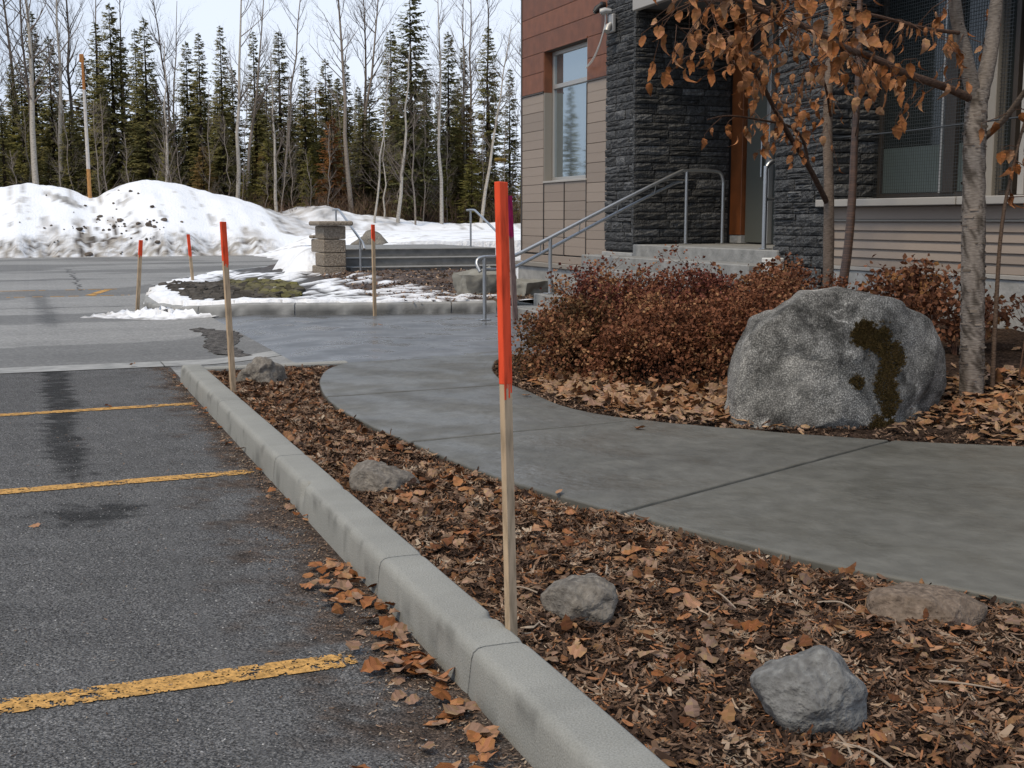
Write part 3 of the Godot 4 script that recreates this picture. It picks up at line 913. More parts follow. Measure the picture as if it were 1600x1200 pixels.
func building():
	for i in 7: stones.append(rough_stone(100 + i))
	var B := thing("building", Vector3.ZERO, "building with red and tan siding, dark stone pillars and a recessed entrance", "building")
	# --- cores behind the cladding
	var wl := pbox(B, "wall", M.core, 6.975, 7.06, 0.3, 5.6, -17.17, -16.33)
	pbox(wl, "wall_core", M.core, 6.975, 7.06, 0.3, 1.79, -16.33, -14.88)
	pbox(wl, "wall_core", M.core, 6.975, 7.06, 3.63, 5.6, -16.33, -14.88)
	pbox(wl, "wall_core", M.core, 6.975, 7.06, 0.3, 5.6, -14.88, -14.05)
	pbox(wl, "wall_core", M.core, 7.06, 16.0, 0.3, 5.6, -17.17, -17.08)
	pbox(wl, "wall_core", M.core, 7.3, 7.36, 0.3, 5.6, -17.07, -14.06)
	# siding: two columns beside the window, two panels under it
	var ys := [0.76, 1.005, 1.245, 1.50, 1.755, 2.015, 2.27, 2.535, 2.80, 3.065]
	var sd := pbox(B, "siding", M.darktrim, 6.94, 6.974, 3.058, 3.078, -17.185, -16.345)
	pbox(sd, "band", M.darktrim, 6.94, 6.974, 3.058, 3.078, -14.875, -14.085)
	for i in 9:
		board(sd, "board", 6.955, ys[i] + 0.003, ys[i + 1] - 0.003 - (0.008 if i == 8 else 0.0), -17.165, -16.355, M["tan%d" % (R.randi() % 3)])
		board(sd, "board", 6.955, ys[i] + 0.003 - 0.02, ys[i + 1] - 0.023 if i < 8 else 3.056, -14.865, -14.09, M["tan%d" % (R.randi() % 3)])
	var us := [0.75, 1.0, 1.25, 1.50, 1.77]
	for i in 4:
		board(sd, "board", 6.955, us[i] + 0.003, us[i + 1] - 0.003, -16.315, -15.615, M["tan%d" % (R.randi() % 3)])
		board(sd, "board", 6.955, us[i] + 0.003, us[i + 1] - 0.003, -15.585, -14.885, M["tan%d" % (R.randi() % 3)])
	var rs := [3.08, 3.36, 3.635, 3.90, 4.17, 4.49, 4.80, 5.12, 5.45]
	for i in 8:
		if i < 2:
			board(sd, "red_board", 6.952, rs[i] + 0.003, rs[i + 1] - 0.003, -17.165, -16.345, M["red%d" % (R.randi() % 3)], 0.0, false)
			board(sd, "red_board", 6.952, rs[i] + 0.003, rs[i + 1] - 0.003, -14.87, -14.09, M["red%d" % (R.randi() % 3)], 0.0, false)
		else:
			board(sd, "red_board", 6.952, rs[i] + 0.003, rs[i + 1] - 0.003, -17.165, -14.09, M["red%d" % (R.randi() % 3)], 0.0, false)
	pbox(sd, "corner_trim", M.darktrim, 6.945, 7.0, 0.74, 5.5, -17.21, -17.17, 0.003)
	for z in [-16.335, -15.6, -14.875]:
		pbox(sd, "joint_trim", M.darktrim, 6.948, 6.974, 0.74, 1.77 if z != -14.875 else 3.05, z - 0.012, z + 0.008)
	# end wall facing the trees
	for i in 18:
		board_end(sd, 0.75 + i * 0.262, M["tan%d" % (i % 3)] if i < 9 else M["red%d" % (i % 3)])
	# base trim and foundation, stepped out
	var fd := pbox(B, "foundation", M.concrete, 6.90, 7.3, 0.0, 0.56, -17.2, -14.1, 0.008)
	pbox(fd, "base_ledge", M.trim, 6.86, 7.0, 0.563, 0.63, -17.22, -14.085, 0.006)
	pbox(fd, "base_board", M["tan1"], 6.94, 7.0, 0.633, 0.735, -17.2, -14.085, 0.004)
	# --- window in the siding
	var win := part("window", frame_mesh(7.08, 7.15, 1.80, 3.63, -16.325, -14.89, 0.055), M.aluminium, B)
	pbox(win, "mullion", M.aluminium, 7.07, 7.13, 3.105, 3.165, -16.27, -14.945, 0.004)
	pbox(win, "pane", M.glass, 7.105, 7.115, 1.855, 3.105, -16.27, -14.945)
	pbox(win, "pane", M.glass, 7.105, 7.115, 3.165, 3.575, -16.27, -14.945)
	pbox(win, "sill", M.sill, 6.935, 7.08, 1.772, 1.80, -16.33, -14.86, 0.004)
	var rv := pbox(win, "reveal", M.trim, 6.958, 7.08, 1.80, 3.06, -16.345, -16.327)
	pbox(win, "reveal", M["red1"], 6.958, 7.08, 3.062, 3.63, -16.345, -16.327)
	pbox(win, "reveal", M.trim, 6.958, 7.08, 1.80, 3.63, -14.888, -14.875)
	pbox(win, "reveal", M["red1"], 6.945, 7.08, 3.632, 3.655, -16.345, -14.875)
	rv.set_meta("label", "tan painted side reveal of the window")
	# --- first stone pillar with its return wall
	var p1 := pbox(B, "stone_pillar", M.mortar, 6.86, 7.2, 0.85, 5.6, -14.06, -13.26)
	pbox(p1, "return_core", M.mortar, 7.2, 8.30, 0.85, 5.6, -13.46, -13.26)
	cladding(p1, Vector3(6.86, 0.85, -14.07), Vector3(0, 0, 1), Vector3(-1, 0, 0), 0.83, 0.87, 5.0, 0.16, 0.42)
	cladding(p1, Vector3(6.82, 0.96, -13.255), Vector3(1, 0, 0), Vector3(0, 0, 1), 1.34, 0.96, 3.72, 0.24, 0.52)
	# --- second stone pillar
	var p2 := pbox(B, "stone_pillar", M.mortar, 6.86, 7.5, 0.55, 5.6, -10.24, -9.43)
	cladding(p2, Vector3(6.86, 0.8, -10.25), Vector3(0, 0, 1), Vector3(-1, 0, 0), 0.83, 0.8, 3.72, 0.16, 0.4)
	cladding(p2, Vector3(6.83, 1.3, -9.425), Vector3(1, 0, 0), Vector3(0, 0, 1), 0.6, 1.38, 3.6, 0.22, 0.4)
	for i in 6:
		pbox(p2, "base_stone", M["stone%d" % (i % 3)], 6.80 + rf(0, .02), 6.86, 0.50 + 0.15 * (i / 3), 0.64 + 0.15 * (i / 3), -10.25 + 0.27 * (i % 3), -9.99 + 0.27 * (i % 3), 0.012)
	# --- porch roof, fascia
	var rf_ := pbox(B, "roof", M.soffit, 6.82, 16.0, 3.745, 3.8, -13.24, -3.0)
	pbox(rf_, "fascia", M.sill, 6.74, 6.815, 3.70, 4.1, -13.17, -3.0, 0.006)
	pbox(rf_, "upper_wall", M["red1"], 6.96, 7.1, 4.1, 5.6, -14.05, -3.0)
	pbox(rf_, "roof_slab", M.core, 6.9, 16.0, 5.6, 5.75, -17.2, -3.0)
	# --- back of the porch: wood jamb, door, frames
	var bw := pbox(B, "porch_wall", M.core, 8.32, 8.45, 0.9, 3.74, -13.3, -9.4)
	pbox(bw, "wood_panel", M.wood, 8.19, 8.31, 1.06, 3.74, -13.25, -12.99, 0.004)
	pbox(bw, "wood_panel_foot", M.concrete, 8.2, 8.31, 0.96, 1.055, -13.25, -12.99)
	var dr := pbox(B, "door", M.door, 8.24, 8.29, 0.97, 3.2, -12.97, -12.5, 0.004)
	pbox(dr, "door_frame", M.aluminium, 8.20, 8.3, 0.96, 3.7, -12.49, -12.42, 0.004)
	pbox(dr, "side_light", M.darkglass, 8.26, 8.28, 0.96, 3.7, -12.41, -10.2)
	pbox(dr, "transom", M.aluminium, 8.21, 8.3, 3.21, 3.27, -12.97, -12.5, 0.004)
	pbox(dr, "handle", M.steel, 8.19, 8.22, 1.75, 2.25, -12.6, -12.57, 0.008)
	for z in [-11.9, -11.2]: pbox(dr, "door_frame", M.aluminium, 8.2, 8.3, 0.96, 3.7, z, z + 0.07, 0.004)
	# --- low sided wall under the screened windows
	var lw := pbox(B, "low_wall", M.core, 6.925, 7.0, 0.5, 1.37, -9.40, -3.0)
	var ly := [0.832, 0.912, 0.992, 1.072, 1.152, 1.232]
	for seg in [[-9.40, -7.665], [-7.59, -3.0]]:
		for i in 5: board(lw, "clapboard", 6.912, ly[i], ly[i + 1] - 0.001, seg[0], seg[1], M["tan%d" % (R.randi() % 3)], 0.016)
		board(lw, "frieze_board", 6.903, 1.252, 1.362, seg[0], seg[1], M.tan1, 0.0, false)
		pbox(lw, "bead", M.trim, 6.888, 6.92, 1.232, 1.250, seg[0], seg[1], 0.003)
		pbox(lw, "drip_trim", M.sill, 6.885, 6.92, 0.795, 0.830, seg[0], seg[1], 0.004)
	pbox(lw, "corner_strip", M.trim, 6.888, 6.92, 0.80, 1.362, -7.662, -7.615, 0.003)
	pbox(lw, "gap_strip", M.darktrim, 6.9, 6.92, 0.80, 1.362, -7.614, -7.592)
	pbox(lw, "sill", M.sill, 6.79, 7.40, 1.365, 1.43, -9.50, -7.66, 0.006)
	pbox(lw, "sill", M.sill, 6.79, 7.40, 1.365, 1.43, -7.645, -3.0, 0.006)
	pbox(lw, "foundation", M.concrete, 6.90, 7.1, 0.0, 0.792, -9.42, -3.0, 0.006)
	# --- windows behind the wire screen
	var w2 := part("screened_window", frame_mesh(7.40, 7.47, 1.435, 3.72, -9.40, -7.70, 0.05), M.darktrim, B)
	pbox(w2, "mullion", M.darktrim, 7.38, 7.46, 1.48, 3.68, -8.50, -8.36, 0.004)
	pbox(w2, "mullion_face", M.aluminium, 7.372, 7.379, 1.48, 3.68, -8.53, -8.505)
	pbox(w2, "pane", M.darkglass, 7.43, 7.44, 1.485, 3.67, -9.35, -8.50)
	pbox(w2, "pane", M.darkglass, 7.43, 7.44, 1.485, 3.67, -8.36, -7.75)
	pbox(w2, "painted_reflection", M.pale_reflection, 7.424, 7.428, 1.49, 1.90, -9.34, -8.51)  # added panels, their colour imitates the pale reflection low in the panes
	pbox(w2, "painted_reflection", M.pale_reflection, 7.424, 7.428, 1.49, 1.90, -8.355, -7.95)
	pbox(w2, "jamb", M.trim, 7.32, 7.5, 1.435, 3.7, -7.93, -7.84, 0.004)
	pbox(w2, "window_back", M.core, 7.475, 7.55, 1.3, 3.74, -9.42, -7.0)
	var wm := MB.new()
	var y := 1.46
	while y < 3.7:
		wm.bx(7.352, 7.355, y, y + 0.0032, -9.39, -7.72); y += 0.03
	var z := -9.39
	while z < -7.72:
		wm.bx(7.3555, 7.3585, 1.44, 3.7, z, z + 0.0032); z += 0.03
	part("wire_screen", wm, M.wire, w2)
	# --- full height siding on the near side of the windows
	var nw := pbox(B, "near_wall", M.core, 6.93, 7.1, 1.44, 3.74, -7.10, -3.0)
	pbox(nw, "corner_trim", M.sill, 6.89, 6.925, 1.435, 3.7, -7.12, -7.06, 0.004)
	for i in 17: board(nw, "board", 6.905, 1.437 + i * 0.13, 1.437 + (i + 1) * 0.13 - 0.003, -7.055, -3.0, M["tan%d" % (i % 3)], 0.0, false)
	# --- small fittings on the wall
	var cm := thing("security_camera", Vector3(6.93, 3.93, -14.36), "small dark dome camera on the red siding", "camera")
	var b := MB.new()
	b.tube([Vector3(0.02, 0.03, 0), Vector3(-0.03, 0.03, 0)], [0.05, 0.05], 12)
	part("mount", b, M.black, cm)
	b = MB.new()
	b.tube([Vector3(-0.03, 0.03, 0), Vector3(-0.08, -0.02, 0.0), Vector3(-0.12, -0.06, 0)], [0.035, 0.05, 0.03], 12)
	part("housing", b, M.black, cm)
	b = MB.new()
	b.tube([Vector3(-0.12, -0.06, 0), Vector3(-0.126, -0.067, 0)], [0.02, 0.018], 10)
	part("lens", b, M.darkglass, cm)
	var lt := thing("flood_light", Vector3(6.79, 3.7, -13.8), "unlit white floodlight head with a grey bracket on the stone pillar", "light")
	b = MB.new()
	b.bx(-0.03, 0.02, -0.16, 0.06, -0.06, 0.06, 0.01)
	part("bracket", b, M.aluminium, lt)
	b = MB.new()
	b.tube([Vector3(-0.02, 0.1, 0.0), Vector3(-0.09, 0.1, -0.02), Vector3(-0.14, 0.08, -0.04), Vector3(-0.15, 0.076, -0.042)], [0.025, 0.042, 0.046, 0.015], 14)
	part("lamp_head", b, M.aluminium, lt)
	b = MB.new()
	b.tube([Vector3(-0.03, -0.06, 0.02), Vector3(-0.07, -0.1, 0.03), Vector3(-0.1, -0.16, 0.05)], [0.03, 0.045, 0.04], 12)
	part("sensor", b, M.aluminium, lt)
	var cp := outline([Vector3(6.92, 3.24, -14.84), Vector3(6.87, 3.24, -14.7), Vector3(6.81, 3.33, -14.35), Vector3(6.74, 3.5, -14.0), Vector3(6.72, 3.66, -13.86), Vector3(6.7, 3.76, -13.82)], false, 6)
	b = MB.new()
	b.tube(cp, cp.map(func(_q): return 0.008), 6)
	var b2 := MB.new()
	b2.tube(cp.map(func(q): return q + Vector3(-0.004, -0.03 * sin((q.z + 14.84) * 3.0), 0.01)), cp.map(func(_q): return 0.006), 6)
	var cb := thing("loose_cable", Vector3.ZERO, "loose white cable hanging from the floodlight to the window corner", "cable")
	part("strand", b, M.white, cb)
	part("strand", b2, M.white, cb)

func board_end(parent: Node, y: float, m: Material):
	var b := MB.new()
	b.bx(7.01, 15.9, y + 0.003, y + 0.259, -17.195, -17.172, 0.003)
	part("board", b, m, parent)
func frame_mesh(x0: float, x1: float, y0: float, y1: float, z0: float, z1: float, w: float) -> MB:
	var b := MB.new()
	b.bx(x0, x1, y0, y0 + w, z0, z1, 0.004)
	b.bx(x0, x1, y1 - w, y1, z0, z1, 0.004)
	b.bx(x0 + 0.001, x1 - 0.001, y0 + w, y1 - w, z0, z0 + w, 0.004)
	b.bx(x0 + 0.001, x1 - 0.001, y0 + w, y1 - w, z1 - w, z1, 0.004)
	return b

# ---------------------------------------------------------------- entrance steps and rails
func steps_and_rails():
	var s := thing("entrance_steps", Vector3.ZERO, "pale concrete steps up to the recessed entrance", "steps")
	var xs := [5.16, 5.49, 5.82, 6.15, 6.48, 6.80]
	var ysx := [0.242, 0.384, 0.526, 0.668, 0.81, 0.95]
	for i in 6:
		var b := MB.new()
		var x1: float = xs[i + 1] - 0.003 if i < 5 else 8.31
		var z0 := -13.2
		if i == 4: z0 = -14.0; x1 = 6.797
		var y0 := 0.0
		b.col = grey(0.74)
		b.bx(xs[i], x1, y0, ysx[i], z0, -10.12, 0.012)
		part("tread" if i < 5 else "landing", b, M.concrete, s)
	var b := MB.new()
	b.bx(6.80, 6.858, 0.5, 0.845, -14.06, -13.21, 0.006)
	part("plinth", b, M.concrete, s)
	b = MB.new()
	b.bx(6.62, 6.78, 0.5, 0.88, -10.11, -9.95, 0.01)
	part("end_block", b, M.white, s)
	# long rail at the far side of the steps
	var r := thing("handrail", Vector3.ZERO, "long galvanised double handrail climbing the entrance steps beside the window", "handrail")
	var Z := -13.0
	var top := outline([Vector3(4.72, 0.66, Z + 0.08), Vector3(4.70, 0.76, Z + 0.02), Vector3(4.78, 0.82, Z), Vector3(5.10, 0.83, Z), Vector3(5.32, 0.90, Z), Vector3(6.3, 1.36, Z), Vector3(7.25, 1.79, Z), Vector3(7.42, 1.835, Z), Vector3(7.80, 1.835, Z), Vector3(7.90, 1.80, Z), Vector3(7.935, 1.70, Z)], false, 6)
	b = MB.new()
	b.tube(top, top.map(func(_q): return 0.022), 10)
	part("top_rail", b, M.steel, r)
	var low := outline([Vector3(4.80, 0.68, Z - 0.04), Vector3(5.12, 0.69, Z - 0.04), Vector3(5.36, 0.78, Z - 0.04), Vector3(6.3, 1.235, Z - 0.04), Vector3(7.2, 1.65, Z - 0.04), Vector3(7.38, 1.70, Z - 0.03)], false, 6)
	b = MB.new()
	b.tube(low, low.map(func(_q): return 0.019), 10)
	part("lower_rail", b, M.steel, r)
	for p in [[4.80, 0.10, 0.82], [5.62, 0.384, 1.04], [7.42, 0.95, 1.835], [7.935, 0.95, 1.72]]:
		b = MB.new()
		b.tube([Vector3(p[0], p[1], Z), Vector3(p[0], p[2], Z)], [0.022, 0.022], 10)
		var po := part("post", b, M.steel, r)
		b = MB.new()
		b.bx(p[0] - 0.06, p[0] + 0.06, p[1] + 0.001, p[1] + 0.012, Z - 0.06, Z + 0.06, 0.003)
		part("base_plate", b, M.steel, po)
	for x in [5.5, 6.0, 6.5, 7.0]:
		b = MB.new()
		var yt: float = 0.90 + (x - 5.32) * 0.467
		b.tube([Vector3(x, yt - 0.02, Z), Vector3(x, yt - 0.12, Z - 0.03)], [0.006, 0.006], 5)
		part("bracket", b, M.steel, r)
	# short rail at the near side of the landing
	r = thing("handrail", Vector3.ZERO, "short galvanised rail with rounded top on the landing beside the second pillar", "handrail")
	Z = -10.42
	var sr := outline([Vector3(6.85, 0.95, Z), Vector3(6.85, 1.7, Z), Vector3(6.86, 1.77, Z), Vector3(6.91, 1.82, Z), Vector3(7.0, 1.825, Z), Vector3(7.55, 1.825, Z), Vector3(7.62, 1.78, Z), Vector3(7.64, 1.70, Z), Vector3(7.64, 0.95, Z)], false, 5)
	b = MB.new()
	b.tube(sr, sr.map(func(_q): return 0.024), 10)
	part("bent_tube", b, M.steel, r)
	b = MB.new()
	b.tube([Vector3(6.87, 1.45, Z), Vector3(7.63, 1.45, Z)], [0.018, 0.018], 8)
	part("mid_rail", b, M.steel, r)
	for x in [6.87, 7.64]:
		b = MB.new()
		b.bx(x - 0.05, x + 0.05, 0.952, 0.962, Z - 0.05, Z + 0.05, 0.003)
		part("base_plate", b, M.steel, r)

# ---------------------------------------------------------------- stairs beyond the island
func side_stairs():
	var s := thing("side_stairs", Vector3.ZERO, "grey concrete stairs of three risers beyond the island", "stairs")
	var zs := [-19.5, -19.95, -20.4]
	for i in 3:
		var b := MB.new()
		b.col = grey(0.6)
		b.bx(4.86, 7.75, 0.0, 0.47 + 0.14 * i, zs[i], (zs[i + 1] + 0.004) if i < 2 else -23.6, 0.012)
		part("tread" if i < 2 else "landing", b, M.concrete, s)
		b = MB.new()
		b.bx(4.88, 7.7, 0.455 + 0.14 * i, 0.4705 + 0.14 * i, zs[i] + 0.006, zs[i] + 0.03, 0.003)
		part("nosing", b, M.concrete, s)
	# block pillar and wall
	var p := thing("block_pillar", Vector3.ZERO, "tan split block pillar with a cap at the end of the stairs", "pillar")
	var y := 0.05
	for c in 5:
		for k in 5:
			var b := MB.new()
			var z0 := -19.35 - k * 0.62 - (0.3 if c % 2 else 0.0)
			if c == 4 and k > 0: break
			if k > 0: continue
			b.bx(4.36 + rf(0, .012) + k * 0.0, 4.74, y + 0.004, y + 0.216, z0 - 0.61, z0, 0.014)
			part("block", b, M.block, p)
		if c % 2 == 1:
			var b := MB.new()
			b.bx(4.365, 4.74, y + 0.004, y + 0.216, -19.645, -19.352, 0.014)
			part("block", b, M.block, p)
		y += 0.22
	var b := MB.new()
	b.bx(4.27, 4.85, y, y + 0.075, -20.0, -19.27, 0.02)
	part("cap", b, M.block, p)
	b = MB.new()
	b.bx(4.33, 4.8, 0.935, 0.99, -20.28, -20.02, 0.015)
	part("coping", b, M.block, p)
	# rails
	for k in 2:
		var x: float = [4.95, 7.45][k]
		var r := thing("handrail", Vector3.ZERO, ["slim grey steel handrail beside the tan block pillar", "slim grey steel handrail at the building end of the side stairs"][k], "handrail")
		var l := outline([Vector3(x, 0.78, -18.98), Vector3(x, 0.88, -19.1), Vector3(x, 0.95, -19.3), Vector3(x, 1.36, -20.5), Vector3(x, 1.42, -20.75), Vector3(x, 1.42, -21.1)], false, 5)
		b = MB.new()
		b.tube(l, l.map(func(_q): return 0.02), 8)
		part("top_rail", b, M.steel, r)
		for q in [[-19.25, 0.3, 0.93], [-20.9, 0.75, 1.42]]:
			b = MB.new()
			b.tube([Vector3(x, q[1], q[0]), Vector3(x, q[2], q[0])], [0.018, 0.018], 8)
			part("post", b, M.steel, r)

# ---------------------------------------------------------------- snow
const BANK := [[-30.0, 2.0], [-20.0, 2.3], [-10.0, 2.1], [-4.0, 2.2], [-1.1, 2.34], [0.3, 2.48], [1.2, 2.38], [2.14, 2.08], [2.8, 2.35], [3.5, 2.62], [4.4, 2.7], [5.5, 2.6], [6.9, 2.2], [8.0, 1.88], [8.9, 1.55], [10.0, 1.2], [11.5, 0.9], [14.0, 0.8], [40.0, 0.8]]
const BANK2 := [[-30.0, 0.7], [6.0, 0.7], [8.5, 1.15], [9.7, 1.46], [11.2, 1.82], [12.0, 1.66], [12.6, 1.52], [14.6, 1.22], [16.6, 1.08], [18.6, 1.03], [30.0, 1.05], [40.0, 1.1]]
func snow_y(x: float, z: float) -> float:
	var r := ns(x, z, 0.02) * 0.12 + ns(x, z, 0.07) * 0.05
	var front := -43.0 + 0.3 * ns(x, 3.0, 0.03)
	var top := at(BANK, x) + r
	var dz := front - z
	var y := top * (0.24 * ss(0.0, 0.7, dz) + 0.76 * ss(-0.6, 5.6, dz)) * ss(-0.05, 0.3, dz) if dz > 0.0 else -0.1
	y *= ss(-56.0, -50.0, z) * 0.6 + 0.4
	var y2 := (at(BANK2, x) + r * 0.9) * ss(-44.0, -49.5, z) * (0.5 + 0.5 * ss(-58.0, -52.0, z)) + 0.0
	return maxf(y, y2 if z < -44.0 else -1.0)
func snow():
	var b := MB.new()
	var pts := []
	var cols := []
	var I := 300
	var J := 130
	for i in I + 1:
		var r := []
		var rc := []
		var x := lerpf(-34.0, 36.0, i / float(I))
		if i > 30 and i < 270: x = lerpf(-9.0, 26.0, (i - 30) / 240.0)
		elif i <= 30: x = lerpf(-34.0, -9.0, i / 30.0)
		else: x = lerpf(26.0, 36.0, (i - 270) / 30.0)
		for j in J + 1:
			var z := lerpf(-32.0, -60.0, pow(j / float(J), 1.0))
			if j < 6: z = lerpf(-40.0, -42.5, j / 6.0)
			elif j < 56: z = lerpf(-42.5, -44.2, (j - 6) / 50.0)
			elif j < 116: z = lerpf(-44.2, -49.5, (j - 56) / 60.0)
			else: z = lerpf(-49.5, -60.0, (j - 116) / 14.0)
			var y := snow_y(x, z)
			# dirt: ploughed grit along the foot, clods and slumps in patches; looked up across the face of the bank
			var u := y * 1.3 + z * 0.35
			var d := ss(0.92, 0.5, y + 0.4 * ns(x, u, 0.04) + 0.25 * ns(x, u, 0.2)) * ss(8.6, 7.4, x) * clampf(0.72 + 1.1 * ns(x, u, 0.3), 0.2, 1.0)
			d = maxf(d, ss(0.05, 0.3, ns(x, u + 4.0, 0.12) + 0.5 * ns(x, u, 0.5)) * ss(1.5, 0.7, Vector2((x - 2.3) * 0.62, (y - 0.75) * 2.0).length()))
			d = maxf(d, ss(0.55, 0.75, ns(x + 11.0, u, 0.08) + 0.5 * ns(x, u, 0.5)) * 0.55)
			# slumped cornice and the dark saddle
			d = maxf(d, 0.8 * ss(0.15, 0.05, absf(y - (2.2 - 0.42 * (x - 0.5)) + 0.12 * ns(x, u, 0.3))) * ss(0.3, 0.6, x) * ss(1.9, 1.6, x) * ss(-49.0, -48.0, z))
			d = maxf(d, 0.85 * ss(0.0, 0.25, ns(x, u, 0.3)) * ss(0.7, 0.3, Vector2((x - 2.75) * 0.8, (y - 2.0) * 2.0).length()))
			if x > 8.4 and z < -44.5: d = maxf(d, (0.55 + 0.5 * ns(x, z, 0.08)) * ss(14.5, 12.0, x + 3.0 * ns(x, z, 0.05)))
			var dirt := Color(.36, .33, .295).lerp(Color(.085, .07, .055), ss(0.1, 0.4, ns(x + 5.0, u, 0.15) + 0.3 * ss(1.6, 0.6, Vector2((x - 2.3) * 0.62, (y - 0.75) * 2.0).length())))
			r.append(Vector3(x, y + 0.05 * d * ns(x, z, 0.5), z))
			rc.append(Color(.86, .88, .915).lerp(dirt, clampf(d, 0.0, 1.0)))
		pts.append(r); cols.append(rc)
	b.grid(pts, cols, Vector3.UP)
	struct("snow_bank", b, M.snow, "tall ploughed snow bank with dirty foot along the far lot", "snow bank")
	# level snow behind the side stairs, running down to the lot along a ragged edge
	var edge := [[-48.0, 7.6], [-43.0, 7.2], [-38.0, 7.1], [-33.0, 6.8], [-29.0, 5.9], [-26.0, 5.1], [-23.6, 4.3], [-21.5, 3.75], [-20.0, 3.85], [-19.2, 4.2]]
	pts = []; cols = []
	b = MB.new()
	for j in 121:
		var z := lerpf(-48.0, -19.3, j / 120.0)
		var xe := at(edge, z) + 0.25 * n1(2.0, z, 0.006) + 0.08 * n1(5.0, z, 0.03)
		var r := []
		var rc := []
		for i in 90:
			var x := xe + (i * 0.07 if i < 50 else 3.5 + pow((i - 50) / 39.0, 1.6) * 20.0)
			var y := 0.79 * ss(0.0, 3.0, x - xe) + 0.06 * ss(0.0, 0.25, x - xe) + 0.03 * n1(x, z, 0.006) - 0.03
			if z > -23.5: y = ((0.28 + 0.5 * ss(-19.9, -21.0, z)) * ss(0.0, 0.8, x - xe) - 0.02 + 0.02 * n1(x, z, 0.02)) if x < (4.33 if z > -20.1 else 4.86) else -0.2
			r.append(Vector3(x, y, z))
			var dd := 0.75 * ss(0.4, 0.6, n1(x, z, 0.012) + 0.3 * n1(x, z, 0.05))
			dd = maxf(dd, 0.6 * ss(0.3, 0.0, x - xe + 0.2 * n1(x, z, 0.05)))
			rc.append(Color(.87, .89, .92).lerp(Color(.36, .33, .3), dd))
		pts.append(r); cols.append(rc)
	b.grid(pts, cols, Vector3.UP)
	struct("snow_field", b, M.snow, "level white snow behind the side stairs sloping down to the lot", "snow")
	# clods on the bank
	var xf := []
	var cc := []
	for i in 240:
		var x := R.randfn(2.6, 1.3)
		var z := rf(-47.5, -43.0)
		var y := snow_y(x, z)
		if y < 0.05 or (y > 1.3 and R.randf() < 0.9) or ns(x, z, 0.07) < -0.05: continue
		var s := rf(0.02, 0.06) * (2.2 if R.randf() < 0.12 else 1.0)
		xf.append(Transform3D(Basis.from_euler(Vector3(rf(0, 6), rf(0, 6), rf(0, 6))).scaled(Vector3(s, s * .7, s)), Vector3(x, y + 0.02, z)))
		cc.append(Color(.11, .09, .075) * rf(.6, 1.6))
	scatter("dirt_clods", clod_mesh(8), M.needle, xf, cc, "dark frozen dirt clods on the snow bank", "dirt")

# ---------------------------------------------------------------- forest
func spruce_proto(sd: int, h: float, rad: float, c0: Color, c1: Color, live: float) -> Array:
	var rr := RandomNumberGenerator.new()
	rr.seed = sd
	var tb := MB.new()
	tb.col = Color(.1, .085, .07)
	tb.tube([Vector3.ZERO, Vector3(rr.randf_range(-.05, .05), h * 0.5, 0), Vector3(0, h, 0)], [h * 0.012, h * 0.008, 0.008], 6, false)
	var b := MB.new()
	var y := h * 0.05
	while y < h - 0.05:
		var f := y / h
		var L := rad * pow(1.0 - f, 0.72) * (0.5 + 0.5 * ss(0.0, 0.3, f)) + 0.06
		var nb := 5 + int(5.0 * (1.0 - f))
		var dead := f < live and rr.randf() < 0.75
		for k in nb:
			var a := rr.randf() * TAU
			var l := L * rr.randf_range(0.6, 1.15)
			if rr.randf() < 0.12: continue
			var dir := Vector3(cos(a), 0, sin(a))
			var sag := rr.randf_range(0.12, 0.4) - 0.35 * f
			var base := Vector3(0, y + rr.randf_range(-.06, .06), 0)
			if dead:
				b.col = Color(.12, .1, .085) * rr.randf_range(.7, 1.3)
				b.tube([base, base + dir * l * 0.5 + Vector3(0, -sag * l * .3, 0), base + dir * l * 0.9 + Vector3(0, -sag * l, 0)], [0.012, 0.008, 0.003], 3, false)
				if rr.randf() < 0.55: continue
			var ns := int(3 + l * 6.0)
			var mix := rr.randf()
			for q in ns:
				var t := (q + 0.5 + rr.randf() * .5) / ns
				var p := base + dir * l * t + Vector3(0, -sag * l * t * t + 0.06 * l * t, 0)
				for sgn in [-1, 1]:
					var sp := (dir.rotated(Vector3.UP, sgn * rr.randf_range(0.25, 0.95)) + Vector3(0, rr.randf_range(-.55, .2), 0)).normalized()
					var sl := (0.13 + 0.28 * (1.0 - t) * minf(1.0, l)) * rr.randf_range(.7, 1.25)
					var wv := sp.cross(Vector3(rr.randf_range(-.5, .5), 1, rr.randf_range(-.5, .5))).normalized() * sl * 0.17
					b.col = c0.lerp(c1, clampf(mix * 0.6 + rr.randf() * 0.5, 0, 1)) * rr.randf_range(.75, 1.25)
					var m := p + sp * sl * 0.55
					b.tri(p, m + wv, p + sp * sl)
					b.tri(p, p + sp * sl, m - wv + Vector3(0, -0.03, 0))
		y += rr.randf_range(0.12, 0.24) * (0.6 + 0.4 * (1.0 - f))
	# leader
	b.col = c0
	for k in 10:
		var a := k * 2.4
		var p := Vector3(0, h - 0.02 * k, 0)
		b.tri(p, p + Vector3(cos(a) * .05, .05, sin(a) * .05), p + Vector3(cos(a + .6) * .06, -.03, sin(a + .6) * .06))
	return [tb.mesh(), b.mesh()]

